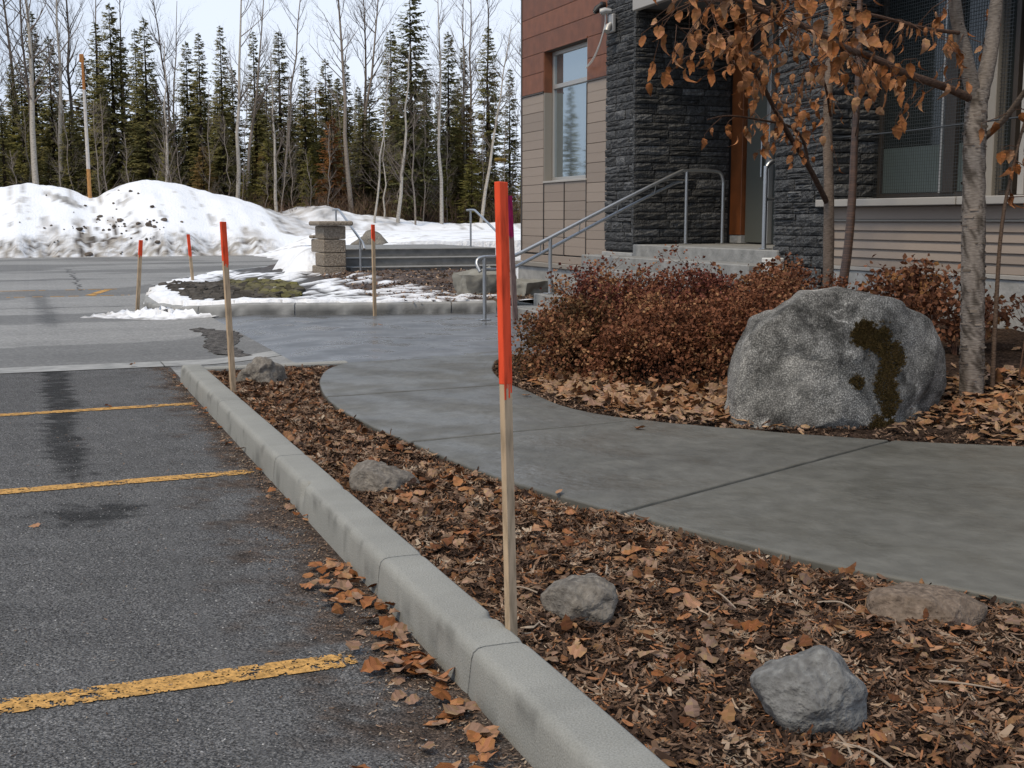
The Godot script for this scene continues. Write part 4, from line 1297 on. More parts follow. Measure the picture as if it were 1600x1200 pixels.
func grow(b: MB, p: Vector3, d: Vector3, l: float, r: float, depth: int, rr: RandomNumberGenerator, upw: float):
	var n := 3
	var pts := [p]
	var rad := [r]
	var q := p
	var dd := d
	for i in n:
		dd = (dd + Vector3(rr.randf_range(-.16, .16), upw * 0.16 + rr.randf_range(-.05, .08), rr.randf_range(-.16, .16))).normalized()
		q += dd * l / n
		pts.append(q); rad.append(lerpf(r, r * 0.4, (i + 1.0) / n))
		if depth > 0:
			for k in (2 if depth > 1 else 3):
				if rr.randf() < 0.3: continue
				var side := dd.cross(Vector3(rr.randf_range(-1, 1), rr.randf_range(-1, 1), rr.randf_range(-1, 1))).normalized()
				grow(b, q, (dd * 0.75 + side * rr.randf_range(.5, .9)).normalized(), l * rr.randf_range(.35, .6), rad[-1] * 0.55, depth - 1, rr, upw)
	b.tube(pts, rad, 3 if r < 0.02 else 4, false)

func bare_tree(called: String, base: Vector3, tip: Vector3, r: float, tone: Color, twig: Color, sd: int, label: String, group: String, low := 0.35):
	var rr := RandomNumberGenerator.new()
	rr.seed = sd
	var o := thing(called, base, label, "tree", group)
	var t := MB.new()
	t.col = tone
	var H := tip - base
	var pts := []
	var rad := []
	for i in 10:
		var f := i / 9.0
		var w := Vector3(rr.randf_range(-.08, .08), 0, rr.randf_range(-.08, .08)) * sin(f * PI)
		pts.append(H * f + w); rad.append(lerpf(r, 0.012, pow(f, 0.9)))
	t.tube(pts, rad, 7, false)
	part("trunk", t, M.palebark, o)
	var b := MB.new()
	var L := H.length()
	var k := 0
	while k < 24:
		k += 1
		var f := rr.randf_range(low, 0.97)
		var i := int(f * 9.0)
		var p: Vector3 = pts[i].lerp(pts[mini(i + 1, 9)], f * 9.0 - i)
		var a := rr.randf() * TAU
		var up := rr.randf_range(0.35, 0.9)
		b.col = twig * rr.randf_range(.75, 1.2)
		grow(b, p, Vector3(cos(a), up + 0.3, sin(a)).normalized(), L * rr.randf_range(.08, .2) * (1.25 - f * 0.7), lerpf(r * 0.35, 0.012, f), 2, rr, 1.0)
	part("crown", b, M.twig, o)

func forest():
	var floor_ := field(-70.0, 60.0, -110.0, -51.0, 3.0, func(x, z): return 0.55 + 0.3 * n1(x, z, 0.003), func(x, z): return Color(.11, .085, .06) * (0.8 + 0.5 * n1(x, z, 0.02)))
	struct("forest_floor", floor_, M.soil, "brown forest floor under the trees behind the snow", "forest floor")
	var protos := []
	for i in 5:
		protos.append(spruce_proto(200 + i, 10.0, [1.35, 1.15, 1.5, 1.0, 1.75][i], Color(.088, .092, .038), Color(.215, .185, .07), [.22, .3, .15, .35, .1][i]))
	var olive := spruce_proto(220, 6.0, 1.5, Color(.11, .108, .034), Color(.22, .19, .06), .05)
	var rust := spruce_proto(221, 6.0, 1.35, Color(.13, .06, .025), Color(.24, .11, .04), .05)
	var ochre := spruce_proto(222, 6.0, 1.45, Color(.13, .088, .036), Color(.24, .155, .06), .1)
	var mossy := spruce_proto(223, 11.0, 2.1, Color(.07, .078, .032), Color(.15, .14, .065), .25)
	var put := func(pr: Array, p: Vector3, h: float, ph: float, turn: float, wide: float, label: String, group: String):
		var o := thing("spruce_tree", p, label, "tree", group)
		var s := h / ph
		part("trunk", pr[0], M.bark, o)
		part("crown", pr[1], M.needle, o)
		o.basis = Basis(Vector3.UP, turn).scaled(Vector3(s * wide, s, s * wide))
	# the trees that can be made out against the sky, front row
	var tips := [Vector3(-0.58, 8.17, -59.85), Vector3(0.46, 11.53, -66.45), Vector3(1.12, 9.69, -61.58), Vector3(3.12, 10.18, -59.77), Vector3(3.69, 10.87, -58.56), Vector3(4.49, 10.2, -64.66), Vector3(4.96, 10.2, -61.22), Vector3(5.01, 10.05, -56.84), Vector3(6.0, 8.3, -63.78), Vector3(6.94, 9.31, -58.13), Vector3(7.36, 9.53, -56.91), Vector3(7.96, 9.55, -54.51), Vector3(9.32, 8.52, -60.33), Vector3(10.35, 10.21, -60.17), Vector3(11.22, 8.93, -61.81), Vector3(10.71, 9.59, -55.6), Vector3(11.69, 8.51, -55.05), Vector3(13.06, 8.66, -56.7), Vector3(13.69, 8.29, -55.32), Vector3(15.97, 8.3, -59.84), Vector3(15.38, 9.65, -53.76), Vector3(17.71, 7.95, -55.85), Vector3(17.78, 9.59, -52.8), Vector3(19.76, 9.53, -56.35), Vector3(19.45, 9.82, -52.18), Vector3(21.04, 8.19, -53.48)]
	for i in tips.size():
		var t: Vector3 = tips[i]
		put.call(protos[i % 5], Vector3(t.x, 0.5, t.z), t.y - 0.5, 10.0, rf(0, TAU), rf(.85, 1.15), ["dark green spruce of middling width standing in the forest edge", "slim dark green spruce standing in the forest edge", "broad dark green spruce standing in the forest edge", "very narrow spire-like spruce standing in the forest edge", "widest skirted dark green spruce type in the forest edge"][i % 5], "spruces of the forest edge")
	put.call(mossy, Vector3(15.69, 0.5, -51.72), 11.2, 11.0, 1.0, 0.95, "tallest spruce of the forest edge, pale olive and shaggy with lichen", "")
	for i in 44:
		put.call(protos[R.randi() % 5], Vector3(-2.0 + i * 0.6 + rf(-.4, .4), 0.5, rf(-74, -64)), rf(6.0, 9.2), 10.0, rf(0, TAU), rf(.9, 1.3), "dim spruce deeper in the forest behind the front trees", "spruces deeper in the forest")
	for i in 46:
		put.call(protos[R.randi() % 5] if i % 4 else ochre, Vector3(-3.0 + i * 0.72 + rf(-.4, .4), 0.5, rf(-90, -78)), rf(6.5, 9.5), 10.0 if i % 4 else 6.0, rf(0, TAU), rf(1.3, 1.8), "spruce at the back of the forest closing the gaps", "spruces at the back of the forest")
	for i in 30:
		put.call(protos[R.randi() % 5], Vector3(-3.0 - i * 1.25 + rf(-.5, .5), 0.5, rf(-64, -54)), rf(6.5, 11.0), 10.0, rf(0, TAU), rf(.9, 1.2), "spruce of the forest edge seen mirrored in the building window", "spruces mirrored in the window")
	for p in [[14.55, -54.2, 4.2], [5.9, -55.6, 3.4], [8.7, -53.4, 3.0], [11.4, -53.0, 3.6], [18.2, -50.9, 3.6], [17.2, -51.5, 3.0], [20.6, -50.6, 3.2], [4.2, -57.0, 3.8], [1.6, -57.5, 3.4], [9.9, -54.4, 4.4]]:
		put.call(olive, Vector3(p[0], 0.5, p[1]), p[2], 6.0, rf(0, TAU), rf(.9, 1.15), "young olive green spruce low at the forest edge", "young olive spruces")
	for i in 46:
		var x := -2.0 + i * 0.52 + rf(-.3, .3)
		put.call(protos[R.randi() % 5] if i % 3 else (olive if i % 2 else ochre), Vector3(x, 0.5, rf(-60.5, -54.5) + 0.25 * maxf(0.0, x - 8.0)), rf(2.6, 5.6), 10.0 if i % 3 else 6.0, rf(0, TAU), rf(1.4, 2.0) if i % 3 else rf(.9, 1.2), "understory spruce filling in between the forest trunks", "understory spruces")
	put.call(rust, Vector3(12.35, 0.5, -52.6), 5.2, 6.0, 0.4, 1.0, "rust brown dead spruce low at the forest edge", "")
	put.call(ochre, Vector3(7.0, 0.5, -54.0), 3.9, 6.0, 1.4, 1.2, "ochre brown drooping young conifer behind the snow bank crest", "")
	put.call(ochre, Vector3(18.9, 0.5, -53.5), 6.0, 6.0, 2.4, 0.9, "faded brown conifer between bare trees beside the building", "")
	# bare deciduous trees: base, tip, radius, tone
	var pale := Color(.7, .66, .61)
	var mid := Color(.42, .37, .33)
	var dk := Color(.22, .19, .17)
	var T := [[0.27, -54.36, 0.2, 14.0, -55.9, .17, pale], [1.13, -55.09, 1.6, 14.0, -56.5, .13, pale], [0.08, -60.97, -1.0, 15.0, -62.9, .14, dk], [0.3, -60.97, -0.1, 14.5, -62.5, .12, dk], [2.0, -61.31, 2.02, 14.5, -62.9, .13, dk], [3.3, -62.0, 3.4, 13.5, -63.5, .1, mid], [4.54, -63.57, 4.59, 13.5, -65.0, .11, dk], [5.23, -52.43, 5.5, 8.6, -53.2, .09, pale], [6.9, -59.44, 5.7, 13.0, -61.3, .1, dk], [8.08, -52.32, 8.85, 13.5, -53.6, .11, pale], [8.66, -54.27, 10.1, 12.0, -55.1, .1, mid], [9.49, -50.64, 9.58, 8.0, -51.5, .09, pale], [10.31, -54.67, 11.9, 12.5, -55.5, .09, mid], [12.88, -51.4, 12.8, 13.5, -53.2, .13, mid], [13.79, -54.3, 15.5, 13.5, -55.4, .11, mid], [15.0, -57.08, 15.5, 14.0, -58.7, .11, dk], [12.79, -47.6, 13.75, 7.9, -48.1, .05, pale], [13.97, -48.2, 14.8, 8.4, -48.8, .09, pale], [16.15, -48.98, 16.5, 11.5, -50.3, .09, pale], [17.95, -49.33, 19.7, 9.6, -49.9, .09, pale], [19.66, -55.19, 20.3, 13.5, -56.8, .1, mid], [20.17, -53.9, 20.7, 13.8, -55.5, .1, dk], [14.8, -48.43, 14.98, 6.0, -49.0, .05, mid], [13.61, -48.9, 13.8, 5.4, -49.4, .045, pale], [18.6, -53.0, 18.9, 12.5, -54.0, .09, mid], [6.2, -60.0, 6.9, 11.5, -60.6, .08, mid], [-1.2, -58.0, -1.6, 12.5, -58.5, .12, mid], [21.4, -53.0, 21.9, 12.0, -53.6, .09, mid], [-6.0, -55.0, -6.2, 13.0, -55.5, .13, pale], [-14.0, -56.0, -13.8, 13.0, -56.5, .14, pale], [-21.0, -55.0, -21.3, 14.0, -55.4, .13, mid]]
	for i in T.size():
		var t: Array = T[i]
		var nm: String = "pale barked bare tree in the forest edge" if t[6] == pale else ("grey barked bare tree in the forest edge" if t[6] == mid else "dark barked bare tree among the spruces")
		bare_tree("bare_tree", Vector3(t[0], 0.5, t[1]), Vector3(t[2], t[3], t[4]), t[5], t[6], Color(.17, .14, .118) if t[6] != dk else Color(.09, .075, .065), 300 + i, nm, "bare trees of the forest edge", 0.4 if t[3] > 9.0 else 0.25)
	# thin saplings
	for i in 34:
		var x := -1.0 + i * 0.68 + rf(-.3, .3)
		var z := rf(-55.0, -50.6) + 0.15 * (x - 10.0)
		var h := rf(3.0, 6.5)
		bare_tree("sapling", Vector3(x, 0.5, z), Vector3(x + rf(-.5, .5), 0.5 + h, z + rf(-.4, .4)), rf(.02, .04), mid, Color(.22, .185, .155), 400 + i, "thin bare sapling at the foot of the forest edge", "bare saplings", 0.2)
	# brown brush at the foot of the trees
	var bb := MB.new()
	var rr := RandomNumberGenerator.new()
	rr.seed = 71
	for i in 46:
		bb.col = Color(.14, .105, .075) * rr.randf_range(.6, 1.4)
		var a := rr.randf() * TAU
		var p := Vector3(cos(a), 0, sin(a)) * rr.randf_range(0, .5)
		var q := p + Vector3(cos(a) * .5 + rr.randf_range(-.4, .4), rr.randf_range(.6, 1.7), sin(a) * .5 + rr.randf_range(-.4, .4))
		var w := Vector3(rr.randf_range(-1, 1), 0, rr.randf_range(-1, 1)).normalized() * 0.014
		bb.tri(p - w, p + w, q)
		for k in 4:
			var s := p.lerp(q, rr.randf_range(.4, .95))
			bb.tri(s - w * .7, s + w * .7, s + Vector3(rr.randf_range(-.4, .4), rr.randf_range(.05, .45), rr.randf_range(-.4, .4)))
	var xf := []
	var cc := []
	for i in 420:
		var x := rf(-26.0, 24.0)
		var z := rf(-62.0, -50.4) - (1.5 if x < 8.0 else 0.0)
		xf.append(Transform3D(Basis(Vector3.UP, rf(0, TAU)).scaled(Vector3.ONE * rf(.6, 1.5)), Vector3(x, 0.55, z)))
		var kk := rf(.7, 1.3)
		cc.append(Color(kk, kk * rf(.85, 1.0), kk * rf(.75, .95)))
	scatter("undergrowth", bb.mesh(), M.twig, xf, cc, "brown twiggy undergrowth along the foot of the forest", "undergrowth")

# ---------------------------------------------------------------- rocks
# side view outline (metres, x across, y up) swept into depth; local +z looks towards the path
func rock_mesh(outl: Array, depth: float, res: int, lump: float, sd: int, pw := 0.75, tint := Color(1, 1, 1), veins := false) -> MB:
	var b := MB.new()
	var c := Vector2.ZERO
	for q in outl: c += q
	c /= outl.size()
	var RAD := []
	for i in res:
		var a := TAU * i / res
		var d := Vector2(cos(a), sin(a))
		var best := 0.01
		for k in outl.size():
			var s = Geometry2D.segment_intersects_segment(c, c + d * 50.0, outl[k], outl[(k + 1) % outl.size()])
			if s != null: best = maxf(best, (s - c).length())
		RAD.append(best)
	var sm := []
	for i in res:
		sm.append(0.25 * RAD[(i - 1 + res) % res] + 0.5 * RAD[i] + 0.25 * RAD[(i + 1) % res])
	var ext := Vector2.ZERO
	for q in outl: ext = Vector2(maxf(ext.x, absf(q.x - c.x)), maxf(ext.y, absf(q.y - c.y)))
	# flat broken planes knocked off the rounded body
	var cuts := []
	var rr := RandomNumberGenerator.new()
	rr.seed = sd * 31 + 7
	for k in (11 if veins else 7):
		var a := rr.randf_range(0.15, PI - 0.15)
		var nn := Vector3(cos(a) * 0.8, absf(sin(a)) * rr.randf_range(.2, .9), rr.randf_range(.35, 1.0)).normalized()
		if veins: nn = Vector3(nn.x * .55, nn.y * .6, maxf(nn.z, .5)).normalized()
		var sup := Vector3(nn.x * ext.x, nn.y * ext.y, nn.z * depth).length()
		cuts.append([nn, sup * (rr.randf_range(.68, .84) if veins else rr.randf_range(.76, .92))])
	var pts := []
	var cols := []
	var K := res / 2
	for k in K + 1:
		var ps := PI * k / K
		var r := []
		var rc := []
		for i in res:
			var a := TAU * i / res
			var s := pow(maxf(sin(ps), 0.0), pw)
			var p := Vector3(c.x + cos(a) * sm[i] * s, c.y + sin(a) * sm[i] * s, depth * signf(cos(ps)) * pow(absf(cos(ps)), 0.85))
			# broken planes: quantised low-frequency shifts plus finer pitting
			for pl in cuts:
				var over: float = (p - Vector3(c.x, c.y, 0)).dot(pl[0]) - pl[1]
				if over > 0.0: p -= pl[0] * over * 0.88
			var e := p + Vector3(sd, sd * 0.7, sd * 0.3)
			var o := (p - Vector3(c.x, c.y, 0)).normalized()
			var sc := depth
			var f := absf(n3(e / sc, 0.005)) * 1.2 + 0.2 * absf(n3(e / sc + Vector3.ONE * 9.0, 0.011)) + 0.05 * n3(e / sc, 0.04) + 0.02 * n3(e / sc, 0.12)
			p += o * sc * lump * (f - 0.25)
			r.append(p)
			var kk := 0.84 + 0.2 * n3(e / sc, 0.02) + 0.1 * n3(e / sc, 0.08)
			if veins:
				# pale quartz veins and dark mineral blotches
				kk = 0.4 + 0.26 * n3(e, 0.018) + 0.24 * n3(e, 0.08) + 0.14 * n3(e, 0.3)
				var vn := absf(n3(e + Vector3(3, 1, 2), 0.012) + 0.35 * n3(e, 0.05))
				kk += 0.4 * ss(0.1, 0.01, vn) * ss(-0.1, 0.4, n3(e, 0.02) + 0.3 * n3(e, 0.15) + 0.2)
				kk = clampf(kk, 0.14, 1.0)
			rc.append(tint * kk)
		pts.append(r); cols.append(rc)
	b.grid(pts, cols, Vector3.ZERO, true)
	return b
func block_rock(size: Vector3, sd: int) -> MB:
	# split block: six uneven faces with broken edges
	var rr := RandomNumberGenerator.new()
	rr.seed = sd
	var b := MB.new()
	var cor := []
	for i in 8:
		cor.append(Vector3(.5 if i & 1 else -.5, .5 if i & 2 else -.5, .5 if i & 4 else -.5) * size * Vector3(rr.randf_range(.62, 1.12), rr.randf_range(.62, 1.12), rr.randf_range(.62, 1.12)))
	for f in [[0, 1, 3, 2], [4, 5, 7, 6], [0, 4, 6, 2], [1, 5, 7, 3], [2, 3, 7, 6], [0, 1, 5, 4]]:
		var pts := []
		var cols := []
		var mid: Vector3 = (cor[f[0]] + cor[f[1]] + cor[f[2]] + cor[f[3]]) / 4.0
		for i in 11:
			var r := []
			var rc := []
			for j in 11:
				var p: Vector3 = (cor[f[0]] as Vector3).lerp(cor[f[1]], i / 10.0).lerp((cor[f[3]] as Vector3).lerp(cor[f[2]], i / 10.0), j / 10.0)
				p += p.normalized() * (0.05 * n3(p + Vector3.ONE * sd, 0.03) + 0.015 * n3(p, 0.15))
				r.append(p); rc.append(Color(1, .98, .93) * (0.8 + 0.2 * n3(p, 0.06)))
			pts.append(r); cols.append(rc)
		b.grid(pts, cols, mid)
	return b
func px(l: Array, ox: float, oy: float, s: float, sink := 0.0) -> Array:
	# outline given in hundredths of its own width unit
	return l.map(func(q): return Vector2((q[0] - ox) * s, (oy - q[1]) * s - (sink if q[1] > oy - 12 else 0.0)))
func rocks():
	var yaw := deg_to_rad(-21.57)
	var defs := [
		["field_stone", Vector3(1.66, 0.075, -2.26), px([[-98, -60], [-80, -82], [-30, -105], [5, -122], [40, -102], [70, -76], [88, -40], [78, -8], [20, 2], [-50, 0], [-90, -35]], 0, 0, .00141, .02), .1, .2, Color(.74, .76, .77), "blue grey angular stone on the mulch in front of the low flat stone"],
		["field_stone", Vector3(1.45, 0.075, -3.14), px([[-62, -36], [-42, -55], [-5, -68], [30, -66], [55, -50], [65, -30], [48, -6], [10, 2], [-30, -8]], 0, 0, .00181, .015), .09, .22, Color(.82, .76, .68), "rounded brown grey stone beside the foot of the tall orange stake"],
		["field_stone", Vector3(2.40, 0.07, -2.74), px([[-102, -28], [-80, -48], [-20, -58], [40, -53], [85, -38], [100, -18], [80, 0], [-10, 2], [-80, -6]], 0, 0, .00178, .03), .12, .22, Color(.78, .62, .5), "low flat reddish brown stone beside the walkway edge"],
		["field_stone", Vector3(1.36, 0.07, -5.0), px([[-55, -22], [-36, -37], [-10, -46], [15, -41], [45, -26], [60, -14], [35, 0], [-5, 3], [-42, -8]], 0, 0, .0027, .02), .12, .32, Color(.76, .7, .63), "tan grey stone in the mulch midway along the kerb"],
		["field_stone", Vector3(1.48, 0.06, -8.72), px([[-34, -6], [-30, -22], [-6, -40], [14, -42], [32, -31], [40, -10], [0, 3]], 0, 0, .00455, .03), .14, .3, Color(.88, .82, .74), "pale tan stone behind the second stake at the far end of the mulch"],
		["snow_rock", Vector3(6.8, 0.74, -25.6), px([[-30, 0], [-16, -9], [0, -21], [8, -17], [30, -2], [10, 4], [-10, 4]], 0, 0, .0145, .05), .3, .2, Color(.9, .85, .76), "grey peaked rock poking out of the level snow"]]
	for i in defs.size():
		var d: Array = defs[i]
		var b := rock_mesh(d[2], d[3], 56, d[4], 3 + i * 7, 0.4 if d[0] == "slab_rock" else 0.78, d[5])
		var o := solo(d[0], b, M.rock, d[6], "rock")
		o.position = d[1]
		o.rotation.y = yaw
	for k in 3:
		var ex: Array = [[Vector3(5.62, 0.38, -15.55), Vector3(.62, .34, .5), 0.35, 0.12, "pale square edged slab of rock on the island beside the steps"], [Vector3(6.15, 0.36, -16.35), Vector3(.85, .3, .6), -0.2, -0.05, "grey flat rock behind the pale slab on the island"], [Vector3(6.2, 0.33, -15.1), Vector3(.6, .26, .45), 0.8, 0.08, "grey flat rock beneath the lower end of the long handrail"]][k]
		var sb := block_rock(ex[1], 70 + k)
		var so := solo("slab_rock", sb, M.kerb, ex[4], "rock")
		so.position = ex[0]
		so.rotation = Vector3(ex[3], yaw + ex[2], ex[3] * .6)
	# big boulder
	var s := .00366
	var ol := px([[-172, -23], [-170, -60], [-163, -104], [-147, -140], [-130, -165], [-91, -180], [-55, -211], [2, -214], [40, -208], [74, -202], [140, -170], [167, -128], [172, -62], [150, -14], [100, 4], [0, 6], [-110, 2], [-165, 0]], 0, 0, s, .06)
	var bo := thing("boulder", Vector3(4.28, 0.07, -5.72), "large grey speckled granite boulder with a dark moss streak", "boulder")
	bo.rotation.y = yaw
	var bm := rock_mesh(ol, .42, 190, .12, 40, 0.6, Color(1, .97, .92), true)
	part("rock", bm, M.boulder, bo)
	# moss: tufts rooted on the front of the rock
	var mb := MB.new()
	var blobs := [[22, -150, 22], [44, -142, 24], [62, -120, 24], [58, -98, 22], [52, -74, 22], [60, -52, 20], [58, -36, 14], [40, -14, 16], [58, -12, 13], [6, -80, 11], [80, -110, 13]]
	var cnt := 0
	for i in range(0, bm.v.size(), 3):
		var a := bm.v[i]
		var d := bm.v[i + 1]
		var e := bm.v[i + 2]
		var m := (a + d + e) / 3.0
		if m.z < 0.03: continue
		var q := Vector2(m.x, -m.y) / s
		var inn := -1.0
		for bl in blobs: inn = maxf(inn, 1.0 - Vector2(q.x - bl[0], q.y - bl[1]).length() / bl[2])
		if inn + 0.45 * n3(m, 0.25) + 0.25 * n3(m, 0.8) < 0.1: continue
		var nn := bm.n[i]
		for k in int(clampf(6.0 + 40.0 * inn, 3.0, 15.0)):
			var u := R.randf()
			var w := R.randf()
			if u + w > 1.0: u = 1.0 - u; w = 1.0 - w
			var p := a + (d - a) * u + (e - a) * w
			var t := (nn + Vector3(rf(-.9, .9), rf(-.6, .9), rf(-.9, .9))).normalized() * rf(.006, .016)
			var sd := t.cross(Vector3(rf(-1, 1), rf(-1, 1), rf(-1, 1))).normalized() * 0.0028
			mb.col = Color(.07, .055, .022).lerp(Color(.15, .1, .045), R.randf()) * rf(.6, 1.3)
			mb.tri(p - sd, p + sd, p + t)
			cnt += 1
	var mo := part("moss", mb, M.moss, bo)
	mo.set_meta("kind", "stuff")

# ---------------------------------------------------------------- stakes
func lath(called: String, base: Vector3, tip: Vector3, w: float, t: float, paint: Color, paint_len: float, turn: float, label: String, group: String, wood := Color(.58, .435, .29)):
	var o := thing(called, base, label, "stake", group)
	var L := (tip - base).length()
	var up := (tip - base).normalized()
	var zz := Vector3(sin(turn), 0, cos(turn))
	var xx := up.cross(zz).normalized()
	zz = xx.cross(up).normalized()
	o.basis = Basis(xx, up, zz)
	var b := MB.new()
	b.col = wood
	b.box(Transform3D(Basis(), Vector3(0, (L - paint_len) * 0.5 - 0.06, 0)), Vector3(w, L - paint_len + 0.12, t), 0.0015)
	part("shaft", b, M.lath, o)
	if paint_len > 0.0:
		b = MB.new()
		b.col = paint
		var y0 := L - paint_len
		b.box(Transform3D(Basis(), Vector3(0, y0 + paint_len * 0.5, 0)), Vector3(w + 0.0012, paint_len, t + 0.0012), 0.0015)
		# runs of paint below the painted end
		for k in 4:
			var h := rf(.01, .045)
			b.bx(-w * .5 + k * w * .25, -w * .5 + (k + rf(.5, 1.0)) * w * .25, y0 - h, y0 + 0.002, t * .5, t * .5 + 0.0006)
		part("painted_end", b, M.lath, o)
	return o
func stakes():
	var org := Color(.97, .11, .045)
	var st: Node3D = lath("marker_stake", Vector3(1.185, 0.08, -3.0), Vector3(1.178, 1.35, -3.06), 0.040, 0.017, org, 0.545, 0.62, "tall wooden stake with a long fluorescent orange end standing beside the kerb", "orange tipped marker stakes")
	var b := MB.new()
	b.col = Color(.3, .2, .05)
	b.bx(-0.0195, 0.0195, 1.326, 1.3345, -0.008, 0.008, 0.002)
	var tp := part("worn_top", b, M.lath, st)
	tp.set_meta("label", "bare broken top with yellowed wood")
	lath("marker_stake", Vector3(1.215, 0.06, -8.22), Vector3(1.20, 1.235, -8.35), 0.042, 0.018, org, 0.265, 0.5, "wooden stake with a short orange tip at the far end of the kerb", "orange tipped marker stakes")
	lath("marker_stake", Vector3(3.78, 0.08, -14.05), Vector3(3.80, 1.19, -14.15), 0.045, 0.02, org, 0.17, 0.4, "orange tipped stake leaning against the island kerb opposite the slab rock", "orange tipped marker stakes")
	lath("marker_stake", Vector3(1.27, 0.0, -17.07), Vector3(1.35, 0.975, -17.0), 0.05, 0.022, org, 0.20, 0.4, "orange tipped stake tilted in the snow spill at the island nose", "orange tipped marker stakes")
	lath("marker_stake", Vector3(2.52, 0.0, -21.2), Vector3(2.47, 1.0, -21.3), 0.05, 0.022, org, 0.36, 0.4, "orange tipped stake behind the turf of the island", "orange tipped marker stakes")
	lath("ribbon_stake", Vector3(5.12, 0.09, -12.85), Vector3(5.105, 1.52, -13.0), 0.075, 0.02, Color(.42, .03, .14), 0.46, 0.4, "stake with a magenta end standing by the foot of the long handrail", "", Color(.28, .2, .19))
	# tall pole behind the snow bank
	var p := thing("utility_pole", Vector3(2.05, 0.5, -47.8), "tall thin pole with orange and white bands behind the snow bank", "pole")
	b = MB.new()
	b.col = Color(.52, .27, .1)
	b.tube([Vector3(0, 0, 0), Vector3(-.01, 2.6, -.1)], [0.078, 0.07], 10)
	part("lower_shaft", b, M.lath, p)
	b = MB.new()
	b.col = Color(.62, .58, .53)
	b.tube([Vector3(-.01, 2.6, -.1), Vector3(-.02, 5.5, -.35)], [0.069, 0.056], 10)
	part("white_band", b, M.lath, p)
	b = MB.new()
	b.col = Color(.42, .18, .06)
	b.tube([Vector3(-.02, 5.5, -.35), Vector3(-.03, 6.75, -.5)], [0.055, 0.045], 10)
	part("upper_band", b, M.lath, p)
	b = MB.new()
	b.col = Color(.45, .2, .07)
	b.bx(-.13, .03, 6.5, 6.8, -.56, -.44, 0.02)
	part("top_box", b, M.lath, p)

# ---------------------------------------------------------------- birch and leaves
var leaf_meshes := []
func make_leaf(sd: int, wide: float, curl: float, lobes: float) -> ArrayMesh:
	# unit length leaf, stalk at the origin, tip along -y, midrib fold and curl
	var rr := RandomNumberGenerator.new()
	rr.seed = sd
	var b := MB.new()
	var K := 7
	var left := []
	var mid := []
	var right := []
	var tw := rr.randf_range(-.5, .5)
	for i in K + 1:
		var t := float(i) / K
		var w := wide * pow(sin(PI * pow(t, 0.62)), 0.85) if t < 1.0 else 0.0
		w *= 1.0 + lobes * (0.5 if i % 2 else -0.5) + rr.randf_range(-.06, .06)
		var z := curl * (t - 0.35) * (t - 0.35) + 0.03 * sin(t * 7.0 + sd)
		var f1 := rr.randf_range(.1, .42)
		var f2 := rr.randf_range(.1, .42)
		var roll := tw * t
		mid.append(Vector3(0, -t, z))
		left.append(Vector3(-w * cos(roll), -t + rr.randf_range(-.02, .02), z + w * f1 - w * sin(roll)))
		right.append(Vector3(w * cos(roll), -t + rr.randf_range(-.02, .02), z + w * f2 + w * sin(roll)))
	for i in K:
		var k := rr.randf_range(.62, 1.0)
		b.col = Color(k, k * rr.randf_range(.9, 1.0), k * rr.randf_range(.8, 1.0))
		b.quad(left[i], left[i + 1], mid[i + 1], mid[i])
		k = rr.randf_range(.62, 1.0)
		b.col = Color(k, k * rr.randf_range(.9, 1.0), k * rr.randf_range(.8, 1.0))
		b.quad(mid[i], mid[i + 1], right[i + 1], right[i])
	b.col = Color(.55, .5, .45)
	b.tube([Vector3(0, 0, 0), Vector3(0.02, 0.12, 0.03), Vector3(0.0, 0.26, 0.02)], [0.012, 0.01, 0.008], 3, false)
	return b.mesh()

func leaf_at(parent: Node, called: String, p: Vector3, s: float, bs: Basis, mi: int, me := -1):
	var o := MeshInstance3D.new()
	o.name = called
	o.mesh = leaf_meshes[me if me >= 0 else R.randi() % 8]
	o.material_override = M["dry%d" % mi]
	o.transform = Transform3D(bs.scaled(Vector3.ONE * s), p)
	parent.add_child(o, true)
	return o

func pick(l: Array, f: float) -> Vector3:
	var q := f * (l.size() - 1)
	var i := mini(int(q), l.size() - 2)
	return (l[i] as Vector3).lerp(l[i + 1], q - i)

func leafy(crown: Node, limb_parent: Node, line: Array, f0: float, f1: float, n: int, tl: float, ls: float, col: Color):
	# twigs off a limb, each with a few hanging leaves
	var b := MB.new()
	b.col = col
	for i in n:
		var p := pick(line, rf(f0, f1))
		var dir := Vector3(rf(-1, 1), rf(-.75, .45), rf(-1, 1)).normalized()
		var l := tl * rf(.35, 1.1)
		var q1 := p + dir * l * 0.5
		var q2 := q1 + (dir + Vector3(rf(-.3, .3), rf(-.6, .1), rf(-.3, .3))).normalized() * l * 0.5
		b.tube([p, q1, q2], [0.0032, 0.0024, 0.0014], 4, false)
		for k in 2 + R.randi() % 2:
			var h: Vector3 = q2 if k == 0 else (q1 if k == 1 else q1.lerp(q2, .55))
			var e := Basis.from_euler(Vector3(R.randfn(0, .3), rf(0, TAU), R.randfn(0, .28)))
			var s := ls * rf(.7, 1.2)
			leaf_at(crown, "leaf", h - e.y * s * 0.25, s, e, [0, 0, 1, 1, 2, 3][R.randi() % 6])
	part("twig", b, M.twig, limb_parent)

func tapered(parent: Node, called: String, line: Array, r0: float, r1: float, m: Material, c: Color, sides := 9, rough := 0.0) -> MeshInstance3D:
	var l := outline(line, false, 5)
	var rad := []
	for i in l.size():
		var f := i / float(l.size() - 1)
		rad.append(lerpf(r0, r1, f) * (1.0 + rough * n1(f * 3.0, r0 * 50.0, 0.08)))
	var b := MB.new()
	b.col = c
	b.tube(l, rad, sides)
	return part(called, b, m, parent)

